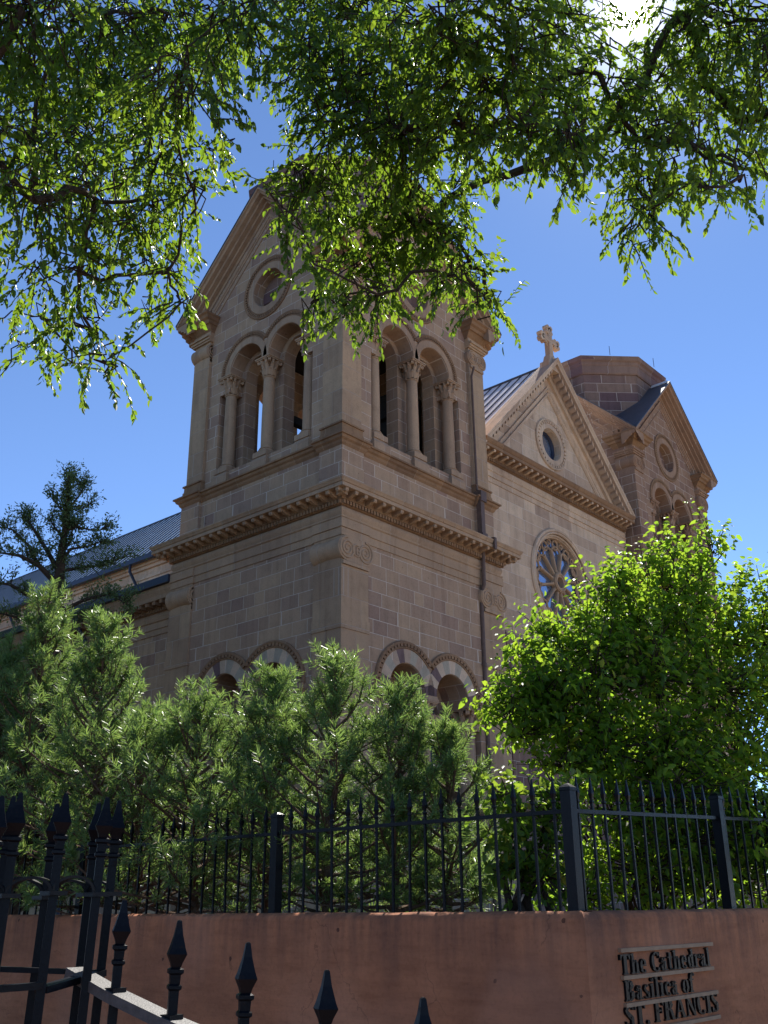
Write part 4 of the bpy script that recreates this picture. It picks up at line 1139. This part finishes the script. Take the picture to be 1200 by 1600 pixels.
# ---- pines behind the fence
def pine(name, base, height, width, seed, label, lean=(0, 0), density=1.0):
    rg_ = np.random.default_rng(seed); rr = random.Random(seed)
    root = empty(name, tuple(base)); tag(root, label, 'pine tree', 'young pines behind the fence')
    tb = MB(); H = height
    def leader(t):
        return np.array([lean[0] * t + .05 * math.sin(3 * t + seed), lean[1] * t + .05 * math.cos(2.3 * t + seed), H * t])
    tb.tube([leader(i / 10) for i in range(11)], [.055 * (H / 3) * (1 - i / 10) + .007 for i in range(11)], 7)
    tb.build('trunk', M['pine_bark'], root)
    br = MB(); tips = []                                              # shoots: (start, dir, length)
    nb = int(92 * density * H / 2.8)
    for b in range(nb):
        t = .04 + .92 * (b / nb) ** 1.12; p0 = leader(t); a = b * 2.399 + rr.uniform(-.5, .5)
        prof_ = min(1.2, 1.7 * (1 - t) ** 1.12 + .03) * rr.choice((.5, .75, .9, 1.0, 1.1, 1.25))
        ln = width * prof_
        rise = rr.uniform(-.25, .35) + 1.3 * t
        pts = [p0]; d = np.array([math.cos(a), math.sin(a), rise * .5]); d /= np.linalg.norm(d)
        seg = 5
        for s in range(seg):
            d = d + np.array([0, 0, .05 + .18 * t]) + rg_.normal(0, .07, 3); d /= np.linalg.norm(d)
            pts.append(pts[-1] + d * ln / seg)
        br.tube(pts, [.014 * (1 - i / seg) + .004 for i in range(seg + 1)], 5)
        tips.append((pts[-1] - d * .10, d, rr.uniform(.16, .34)))
        for s in range(2, seg + 1):
            if ln < .22 and s < seg: continue
            for q in range((0, 0, rr.choice((0, 1)), 1, rr.choice((1, 2)), 2)[s]):
                f = rr.random(); st = pts[s - 1] * (1 - f) + pts[s] * f
                dd = unit((pts[s] - pts[s - 1]) / (ln / seg) + rg_.normal(0, .55, 3) + np.array([0, 0, .5])); l2 = rr.uniform(.10, .24) * (.8 + .4 * width)
                br.tube([st, st + dd * l2], [.005, .003], 4, False)
                tips.append((st + dd * l2 * .2, dd, l2 * .9))
                if rr.random() < .3:
                    d3 = unit(dd + rg_.normal(0, .6, 3) + np.array([0, 0, .45])); tips.append((st + dd * l2 * .5, d3, l2 * .7))
    for i in range(7): 
        t = .78 + .2 * i / 7; tips.append((leader(t), unit(np.array([rr.uniform(-.2, .2), rr.uniform(-.2, .2), 1])), .14))
    br.build('branches', M['pine_bark'], root)
    S_ = np.array([t[0] for t in tips]); D_ = np.array([t[1] for t in tips]); Ln = np.array([t[2] for t in tips])
    k = 42
    n = len(S_) * k
    S_ = np.repeat(S_, k, 0); D_ = np.repeat(D_, k, 0); Ln = np.repeat(Ln, k)
    f = rg_.random(n) ** .75
    rnd = unit(rg_.normal(0, 1, (n, 3))); rad = unit(rnd - D_ * (rnd * D_).sum(1, keepdims=True))
    ax = unit(D_ * (.30 + .75 * f[:, None]) + rad * 1.0)
    b0 = S_ + D_ * (Ln * f)[:, None]
    L = rg_.uniform(.050, .080, n); wd = .0066
    sd = unit(np.cross(ax, rg_.normal(0, 1, (n, 3))))
    V = np.empty((n, 4, 3)); V[:, 0] = b0 - sd * wd * .5; V[:, 1] = b0 + sd * wd * .5; V[:, 2] = b0 + ax * L[:, None] + sd * wd * .25; V[:, 3] = b0 + ax * L[:, None] - sd * wd * .25
    Q_ = np.arange(n * 4).reshape(n, 4)
    np_mesh('crown', V.reshape(-1, 3), Q_, M['needle'], root)
    return root

GZ = zt_
def ground_under(u, v, t):
    p = at(u, v, t); return p
pines = [(75, 922, 9.6, .85, 'tall dark pine at the left edge of the row, below the juniper'),
         (172, 963, 9.3, .72, 'slim pine just left of the tower corner pilaster'),
         (318, 1090, 8.8, .95, 'low bushy pine under the left arched window of the tower'),
         (432, 1044, 8.6, .62, 'pine with pointed tip covering the right left-face arch'),
         (524, 1014, 8.3, .66, 'tallest middle pine in front of the near tower corner'),
         (618, 1072, 8.1, .50, 'dark pointed pine in front of the front arched window'),
         (690, 1132, 8.0, .5, 'shortest pine at the right end of the row'),
         (225, 1120, 9.0, .85, 'low rounded pine between the slim pine and the bushy pine'),
         (20, 1000, 8.9, .8, 'pine cut off by the left edge of the photo behind the railing')]
def behind_wall(u, t, gap):
    """push a plant back until it stands behind the long garden wall"""
    best = None
    for i in range(0, 300):
        q = WC + DL * (i * .05) - CAM; z = q @ FW; uu = 600 + FPX * (q @ RT) / z
        if best is None or abs(uu - u) < best[0]: best = (abs(uu - u), z)
    return max(t, best[1] + gap) if u < 900 else t
for i, (u, v, t, wd, lb) in enumerate(pines):
    t0 = t
    while u < 900 and (np.array([*at(u, v + 10, t)[:2], WC[2]]) - WC) @ NL > -.36: t += .05
    wd *= (t / t0) ** .5
    tip = at(u, v + 10, t); base = np.array([tip[0], tip[1], GZ])
    pine('pine_tree', base, tip[2] - GZ, wd, 20 + i, lb)

# ---- broad-leaved shrubs
def shrub(name, base, blobs, leafL, mat, label, cat, seed, n_shoots, per=9, spread=.32, group=None, stem_r=.03, own=False):
    rg_ = np.random.default_rng(seed); rr = random.Random(seed)
    root = empty(name, tuple(base)); tag(root, label, cat, group)
    base = np.array(base)
    tot = sum(b[3] for b in blobs)
    sb = MB(); cs = []
    for (u, v, t, wgt, rx, rz) in blobs:
        c = at(u, v, t) - base; cs.append((c, rx * t / FPX, rz * t / FPX, wgt))
        mid = c * .5 + np.array([rr.uniform(-.15, .15), rr.uniform(-.15, .15), .05])
        if own: sb.tube([np.array([c[0] + rr.uniform(-.2, .2), c[1], 0]), c * .5 + np.array([c[0], c[1], 0]) * .5, c], [stem_r, stem_r * .6, stem_r * .25], 6)
        else: sb.tube([np.array([rr.uniform(-.15, .15), rr.uniform(-.15, .15), 0]), mid, c], [stem_r, stem_r * .6, stem_r * .25], 6)
    A = []; N_ = []; Bp = []; LL = []
    for c, rx, rz, wgt in cs:
        k = max(3, int(n_shoots * wgt / tot))
        for i in range(k):
            q = unit(rg_.normal(0, 1, 3)) * (rg_.random() ** .42)
            st = c + q * np.array([rx, rx, rz]) * .82
            d = unit(q * np.array([1, 1, .7]) + np.array([0, 0, .55]) + rg_.normal(0, .35, 3))
            ln = spread * rr.uniform(.6, 1.3)
            if rr.random() < .6: sb.tube([c + (st - c) * .35, st, st + d * ln * .75], [.008, .005, .002], 4, False)
            for j in range(per):
                f = (j + rr.random()) / per; a = j * 2.4 + rr.random()
                Bp.append(st + d * ln * f + rg_.normal(0, .012, 3))
                rnd = unit(rg_.normal(0, 1, 3)); rad = unit(rnd - d * (rnd @ d))
                A.append(unit(rad * 1.0 + d * .45 + np.array([0, 0, -.25])))
                N_.append(unit(np.array([0, 0, 1.0]) + rg_.normal(0, .55, 3))); LL.append(leafL * rr.uniform(.45, 1.3) * (1.05 - .3 * f))
    sb.build('branches', M['bark'], root)
    LL = np.array(LL)
    V, Q_ = leaf_quads(np.array(Bp), np.array(A), np.array(N_), LL, LL * .58, .22, .12)
    np_mesh('foliage', V, Q_, mat, root)
    return root
cb = at(1010, 1424, 8.4); cb = (cb[0], cb[1], GZ)
blobs = [(775, 1100, 7.9, .5, 36, 26), (825, 1075, 8.0, 1, 52, 46), (850, 1125, 8.1, 1.1, 80, 55), (858, 1010, 8.3, .7, 46, 34), (815, 995, 8.3, .2, 20, 14), (948, 990, 8.4, 1.3, 50, 52), (985, 945, 8.6, 1.5, 60, 65), (1060, 930, 8.8, 1.4, 65, 80), (1120, 970, 8.9, 1.2, 60, 70),
         (1180, 960, 9.0, .9, 50, 60), (1235, 970, 9.0, .8, 50, 80), (920, 1060, 8.0, 1.6, 95, 80), (1010, 1050, 8.2, 1.8, 100, 90), (1110, 1070, 8.4, 1.7, 95, 90), (1200, 1080, 8.6, 1.3, 80, 90),
         (930, 1160, 7.9, 1.5, 100, 70), (1030, 1170, 8.0, 1.7, 100, 80), (1140, 1180, 8.2, 1.6, 100, 80), (980, 1260, 7.9, 1.3, 110, 70), (1090, 1270, 8.0, 1.4, 110, 70), (1190, 1280, 8.1, 1.2, 80, 80), (1000, 1350, 7.8, 1.3, 110, 60), (1120, 1360, 7.9, 1.3, 110, 60), (1220, 1360, 8.0, 1, 80, 60), (900, 1390, 7.6, .8, 70, 40), (1060, 1310, 7.6, 1.2, 130, 70), (1180, 1310, 7.7, 1.0, 80, 80), (1040, 1225, 7.7, 1, 120, 50),
         (1085, 855, 8.9, .35, 26, 40), (962, 880, 8.5, .25, 16, 24), (908, 935, 8.4, .2, 14, 18), (938, 905, 8.4, .2, 14, 26), (1030, 880, 8.7, .4, 35, 30), (1195, 890, 9.0, .25, 22, 26), (745, 1085, 7.85, .15, 18, 18)]
blobs += [(790, 985, 8.2, .12, 12, 16), (835, 955, 8.3, .14, 12, 18), (1005, 850, 8.6, .16, 12, 24), (1045, 835, 8.7, .16, 14, 24), (1105, 815, 8.9, .18, 14, 26), (1150, 885, 9, .2, 16, 20), (795, 1135, 7.9, .3, 30, 22), (860, 1185, 7.8, .6, 50, 26)]
blobs = [(u + (22 if u < 880 else 8), v + (42 if v < 900 else 32 if v < 1000 else 10), t, w_, a, b) for u, v, t, w_, a, b in blobs if u > 750]
shrub('leafy_shrub', cb, blobs, .080, M['shrub_leaf'], 'large bright green leafy shrub covering the cathedral front at right', 'shrub', 5, 3100, 9, stem_r=.013)
vb_ = at(830, 1424, 6.5); vb_ = (vb_[0], vb_[1], GZ)
vbl = [(815, 1270, 6.3, .8, 38, 45), (850, 1290, 6.3, 1, 42, 60), (800, 1350, 6.2, .9, 30, 45), (850, 1370, 6.2, 1.2, 48, 45), (880, 1250, 6.4, .7, 30, 35), (790, 1240, 6.3, .25, 18, 18)]
shrub('climbing_vine', vb_, vbl, .085, M['vine_leaf'], 'low vine with large round leaves behind the fence left of the corner post', 'vine', 8, 150, 8, .2)
hb = at(130, 1424, 10.6); hb = (hb[0], hb[1], GZ)
hbl = [(20, 1180, 12.2, 1.0, 80, 90), (112, 1110, 12.3, .9, 50, 90), (130, 1200, 12, 1.2, 70, 90), (60, 1290, 10.4, 1.4, 90, 90), (200, 1260, 10.3, 1.4, 90, 90), (300, 1280, 10, 1.2, 80, 80), (400, 1300, 9.8, 1.2, 80, 80), (500, 1320, 9.6, 1, 80, 70), (600, 1340, 9.4, .9, 70, 60), (-40, 1150, 12.4, 1, 80, 90)]
hbl = [(u, v, behind_wall(u, t, 1.9), w_, a, b) for u, v, t, w_, a, b in hbl]
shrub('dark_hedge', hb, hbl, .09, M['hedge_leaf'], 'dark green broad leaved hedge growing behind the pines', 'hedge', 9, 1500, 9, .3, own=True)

# ---- juniper at far left
def juniper():
    jb = at(88, 1424, 19.0); base = np.array([jb[0], jb[1], GZ])
    root = empty('juniper_tree', tuple(base)); tag(root, 'open branched dark juniper rising against the sky left of the nave', 'juniper tree')
    rg_ = np.random.default_rng(4); rr = random.Random(4)
    T = 19.0
    p = lambda u, v, dt=0: at(u, v + 8, T + dt) - base
    tb = MB()
    tk = [p(86, 1300), p(88, 1100), p(90, 920), p(96, 860), p(104, 800), p(107, 735)]
    tb.tube(tk, [.17, .15, .12, .08, .05, .015], 8); tb.build('trunk', M['bark'], root)
    br = MB(); S_ = []; D_ = []
    limbs = [([(90, 905), (60, 875), (30, 860), (2, 856)], .07), ([(60, 875), (45, 845), (20, 820), (5, 815)], .04), ([(92, 885), (72, 850), (50, 815), (36, 795)], .055), ([(97, 870), (110, 850), (140, 845), (165, 835)], .04),
             ([(103, 822), (120, 815), (150, 822), (165, 818)], .03), ([(92, 885), (120, 880), (160, 875), (195, 862)], .04), ([(104, 800), (90, 780), (80, 770)], .025), ([(105, 790), (125, 765), (132, 748)], .025), ([(105, 780), (118, 790), (140, 780)], .02), ([(100, 835), (85, 815), (76, 800)], .03),
             ([(90, 945), (50, 925), (15, 905), (-20, 900)], .06), ([(90, 950), (130, 930), (170, 920), (198, 935)], .05), ([(90, 980), (120, 965), (160, 950)], .04), ([(90, 970), (40, 960), (0, 950)], .05), ([(96, 860), (112, 835), (112, 815)], .03), ([(107, 760), (108, 745), (107, 732)], .02)]
    for pts, r in limbs:
        dt = rr.uniform(-.7, .7)
        w_ = [p(u, v, dt * i / max(1, len(pts) - 1)) for i, (u, v) in enumerate(pts)]
        br.tube(w_, [r * (1 - .75 * i / (len(w_) - 1)) for i in range(len(w_))], 6)
        L = sum(np.linalg.norm(w_[i + 1] - w_[i]) for i in range(len(w_) - 1))
        for k in range(int(26 * L)):
            f = (rr.random() ** .55) * (len(w_) - 1); i = min(int(f), len(w_) - 2); g = f - i
            st = w_[i] * (1 - g) + w_[i + 1] * g; d = unit(w_[i + 1] - w_[i]) * .6 + rg_.normal(0, .6, 3) + np.array([0, 0, .45]); d = unit(d); l2 = rr.uniform(.10, .34)
            br.tube([st, st + d * l2], [.010, .004], 4, False)
            for q in range(3): S_.append(st + d * l2 * (.45 + .3 * q)); D_.append(unit(d + rg_.normal(0, .5, 3)))
    for k in range(90):
        f = .45 + .55 * rr.random(); i = min(int(f * 5), 4); g = f * 5 - i; st = tk[i] * (1 - g) + tk[i + 1] * g
        d = unit(rg_.normal(0, 1, 3) + np.array([0, 0, .5])); l2 = rr.uniform(.08, .45) * (1.25 - f)
        br.tube([st, st + d * l2], [.008, .003], 4, False)
        for q in range(3): S_.append(st + d * l2 * (.5 + .3 * q)); D_.append(unit(d + rg_.normal(0, .5, 3)))
    br.build('branches', M['bark'], root)
    S_ = np.array(S_); D_ = np.array(D_); k = 10; n = len(S_) * k
    S2 = np.repeat(S_, k, 0) + rg_.normal(0, .045, (n, 3)); D2 = unit(np.repeat(D_, k, 0) + rg_.normal(0, .7, (n, 3)))
    L = rg_.uniform(.03, .08, n)
    V, Q_ = leaf_quads(S2, D2, unit(rg_.normal(0, 1, (n, 3))), L, L * .42, .2)
    np_mesh('crown', V, Q_, M['juniper'], root)
juniper()

# ---- big street trees overhead
def street_tree(name, trunk_pts, clumps, label, seed, leafL=.047):
    rg_ = np.random.default_rng(seed); rr = random.Random(seed)
    base = np.array(trunk_pts[0]); root = empty(name, tuple(base)); tag(root, label, 'tree', 'leafy street trees overhead')
    tb = MB(); tp_ = [np.array(p) - base for p in trunk_pts]
    tb.tube(tp_ + [tp_[-1] + np.array([.1, .15, .6]), tp_[-1] + np.array([.1, .4, 1.5])], [.34, .27, .17, .11, .03], 12); tb.build('trunk', M['bark'], root)
    br = MB()
    nodes = [tp_[-1], tp_[-2]]; rad = {0: .15, 1: .17}
    C_ = [(at(u, v, t) - base, ru * t / FPX, rv * t / FPX, den) for (u, v, t, ru, rv, den) in clumps]
    todo = list(range(len(C_))); links = []; pos = list(nodes); idx_of = {}
    depth = [0, 0]
    while todo:
        best = None
        for i in todo:
            for j, q in enumerate(pos):
                dd = np.linalg.norm(C_[i][0] - q) * (1 + .03 * depth[j])
                if best is None or dd < best[0]: best = (dd, i, j)
        _, i, j = best
        pos.append(C_[i][0] + np.array([0, 0, .12])); depth.append(depth[j] + 1); links.append((j, len(pos) - 1)); todo.remove(i)
    # the more clumps hang from a limb the thicker it is
    load = [1.0] * len(pos)
    for a, b in reversed(links): load[a] += load[b]
    for a, b in links:
        p, q = pos[a], pos[b]; r0 = min(.036, .0062 * load[b] ** .5); r1 = r0 * .75
        mid = (p + q) / 2 + rg_.normal(0, .06, 3) * np.linalg.norm(p - q) + np.array([0, 0, .08 * np.linalg.norm(p - q)])
        q1 = (p + mid) / 2 + rg_.normal(0, .03, 3); q2 = (mid + q) / 2 + rg_.normal(0, .03, 3)
        br.tube([p, q1, mid, q2, q], [r0, r0 * .95, r0 * .9, r0 * .82, r1], 6)
    Bp = []; A = []; N_ = []; LL = []
    for c, rx, rz, den in C_:
        k = int(den * 96 * (rx * rz) / .16) + 4
        for i in range(k):
            q = unit(rg_.normal(0, 1, 3)) * rg_.random() ** .45
            st = c + q * np.array([rx, rx, rz]); st[2] += .10
            d = unit(q * np.array([1, 1, .2]) * .8 + rg_.normal(0, .45, 3) + np.array([0, 0, -.30]))
            ln = rr.uniform(.16, .40); pts = [st]; seg = 4
            for s in range(seg):
                d = unit(d + np.array([0, 0, -.16]) + rg_.normal(0, .14, 3)); pts.append(pts[-1] + d * ln / seg)
            if rr.random() < .55:
                br.tube([c + (st - c) * .45 + np.array([0, 0, .10]) + rg_.normal(0, .05, 3), c + (st - c) * .75 + np.array([0, 0, .09]) + rg_.normal(0, .04, 3)] + pts, [.006, .0055, .005, .004, .003, .0022, .0015], 4, False)
            m_ = rr.randint(13, 22); sd = unit(np.cross(d, [0, 0, 1.0]) + rg_.normal(0, .2, 3))
            for j in range(m_):
                f = (j + .5) / m_ * seg; ii = min(int(f), seg - 1); g = f - ii; b0 = pts[ii] * (1 - g) + pts[ii + 1] * g
                sg = 1 if j % 2 else -1; dd = pts[ii + 1] - pts[ii]
                Bp.append(b0); A.append(unit(sd * sg * .75 + unit(dd) * .8 + np.array([0, 0, -.5]) + rg_.normal(0, .25, 3)))
                N_.append(unit(np.cross(dd, sd) + rg_.normal(0, .45, 3))); LL.append(leafL * rr.uniform(.45, 1.3))
    br.build('branches', M['bark'], root)
    LL = np.array(LL)
    V, Q_ = leaf_quads(np.array(Bp), np.array(A), np.array(N_), LL, LL * rg_.uniform(.48, .70, len(LL)), .2, .15)
    np_mesh('crown', V, Q_, M['elm_leaf'], root)
    return root

def cl(lst, t0, t1, seed):
    r_ = random.Random(seed); return [(u, v, r_.uniform(t0, t1), ru, rv, den) for (u, v, ru, rv, den) in lst]
left_cl = cl([(-160, 80, 110, 110, .9), (-270, 40, 110, 110, .9), (-380, 120, 120, 110, .9), (-180, 230, 100, 100, .8), (-300, 220, 110, 110, .9), (-420, 260, 110, 110, .9), (-150, -60, 140, 110, .9), (-330, -80, 140, 110, .9), (-520, 60, 130, 120, .9), (-560, 240, 110, 110, .8), (-140, 370, 80, 80, .6), (-280, 370, 90, 80, .6), (-60, 60, 110, 110, 1), (30, 40, 110, 80, 1.1), (140, 50, 120, 80, 1.1), (260, 40, 120, 80, 1.1), (370, 45, 90, 80, .9), (60, 140, 100, 80, 1), (180, 150, 110, 80, 1), (280, 150, 75, 80, .9), (-40, 240, 90, 110, .9), (50, 240, 90, 80, .8), (150, 250, 100, 80, .9), (250, 260, 90, 70, .9),
              (300, 320, 45, 40, .8), (345, 250, 22, 30, .3), (50, 340, 70, 60, .7), (150, 340, 90, 60, .8), (240, 350, 70, 55, .9), (230, 420, 50, 45, .8), (260, 450, 25, 35, .5), (40, 440, 60, 50, .6), (120, 450, 70, 50, .6), (60, 520, 60, 38, .45), (140, 540, 50, 38, .5), (165, 590, 26, 26, .4), (30, 560, 40, 26, .3), (110, 590, 36, 18, .3), (235, 510, 18, 22, .35), (280, 500, 16, 18, .25), (325, 95, 60, 60, .7)], 5.6, 8.2, 1)
right_cl = cl([(480, 40, 90, 80, 1.2), (580, 40, 110, 80, 1.2), (690, 45, 110, 80, 1.2), (800, 50, 110, 80, 1.1), (890, 45, 70, 80, .9), (1080, 40, 70, 80, .9), (1160, 50, 90, 90, 1), (1230, 110, 70, 110, .9), (490, 130, 66, 70, 1.0), (560, 140, 100, 80, 1.2), (660, 150, 100, 80, 1.2), (760, 150, 100, 80, 1.1), (860, 150, 90, 80, 1), (940, 140, 60, 70, .7), (1010, 150, 70, 70, .9), (1100, 150, 90, 80, 1), (1180, 210, 60, 80, .8),
               (530, 230, 90, 65, 1.1), (630, 230, 95, 70, 1.2), (730, 230, 80, 60, 1.0), (820, 225, 70, 50, .9), (900, 235, 70, 55, 1), (1000, 240, 70, 60, 1), (1080, 245, 65, 55, 1), (1150, 285, 40, 35, .6), (870, 270, 45, 25, .6), (1000, 310, 45, 40, 1), (1040, 300, 50, 35, .8), (1015, 355, 36, 36, 1), (1105, 320, 36, 22, .6), (990, 390, 16, 20, .6), (1160, 310, 14, 18, .3),
               (478, 310, 48, 45, .9), (540, 310, 75, 50, 1), (630, 310, 75, 45, 1), (440, 350, 32, 24, .6), (500, 370, 50, 40, .8), (580, 375, 70, 45, 1), (650, 370, 60, 40, .8), (700, 330, 50, 36, .7), (700, 390, 44, 36, 1.1), (738, 440, 30, 34, 1.1), (762, 490, 18, 24, .9), (560, 440, 60, 40, 1.3), (620, 430, 50, 38, 1.2), (490, 440, 26, 24, .7), (488, 492, 20, 22, .8), (535, 500, 40, 18, 1.1), (590, 485, 32, 24, 1), (1330, 60, 110, 110, .9), (1440, 130, 110, 110, .9), (1340, 200, 90, 80, .8), (1530, 60, 110, 110, .9), (1560, 210, 110, 90, .9), (1660, 120, 120, 120, .9), (1450, -60, 140, 110, .9), (1650, -60, 140, 110, .9), (1760, 200, 110, 110, .8), (700, 455, 26, 26, .9), (670, 420, 30, 24, 1), (770, 505, 12, 14, .8)], 5.4, 7.6, 2)
tl = at(-560, 1500, 7.0); tt = at(-420, 420, 7.2)
street_tree('street_tree', [(tl[0], tl[1], 0), tuple((np.array([tl[0], tl[1], 0]) * .5 + tt * .5) + np.array([.1, 0, 0])), tuple(tt)], left_cl, 'leafy elm overhanging the top left of the photo beside the sky gap', 31)
tl = at(1900, 1500, 8.0); tt = at(1650, 260, 7.5)
street_tree('street_tree', [(tl[0], tl[1], 0), tuple((np.array([tl[0], tl[1], 0]) * .5 + tt * .5) + np.array([.1, 0, 0])), tuple(tt)], right_cl, 'leafy elm whose sprays hang over the tower gables below the sun', 32)
def shade_tree(tx, ty, th, sd, lb):
    rg_ = np.random.default_rng(sd)
    root = empty('shade_tree', (tx, ty, 0 if tx > 0 else zt_)); tag(root, lb, 'tree', 'trees round the cathedral')
    tb = MB(); tb.tube([(0, 0, 0), (.1, 0, th * .3), (0, .1, th * .6)], [.35, .28, .15], 10)
    for i in range(7):
        a_ = i * .9; tb.tube([(0.05, 0, th * (.25 + .05 * i)), (1.3 * math.cos(a_), 1.3 * math.sin(a_), th * (.40 + .05 * i)), (2.6 * math.cos(a_), 2.6 * math.sin(a_), th * (.5 + .05 * i))], [.13, .08, .03], 6)
    tb.build('trunk', M['bark'], root)
    nc = 60; cc = unit(rg_.normal(0, 1, (nc, 3))) * rg_.random((nc, 1)) ** .4 * np.array([3.7, 3.7, th * .31]) + np.array([0, 0, th * .62])
    n = 9000; c = cc[rg_.integers(0, nc, n)] + rg_.normal(0, .55, (n, 3))
    L = rg_.uniform(.2, .42, n)
    V, Q_ = leaf_quads(c, unit(rg_.normal(0, 1, (n, 3))), unit(rg_.normal(0, 1, (n, 3))), L, L * .6)
    np_mesh('crown', V, Q_, M['elm_leaf'], root)
shade_tree(33.0, -13.0, 11.0, 81, 'round leafy tree on the plaza past the right edge')
shade_tree(46.0, -7.0, 12.0, 82, 'leafy tree across the plaza beyond the second tower, past the right edge')
shade_tree(-13.5, 5.0, 15.0, 71, 'broad leafy tree added unseen past the left edge to block sky light, closest to the camera')  # with the next two, unseen, added to cut sky light on the left faces
shade_tree(-8.2, 14.0, 15.0, 72, 'leafy tree added unseen just past the left edge to block sky light beside the nave')
shade_tree(-4.2, 23.5, 16.0, 73, 'tall leafy tree added unseen past the left edge to block sky light, farthest along the nave')
bpy.context.view_layer.update()
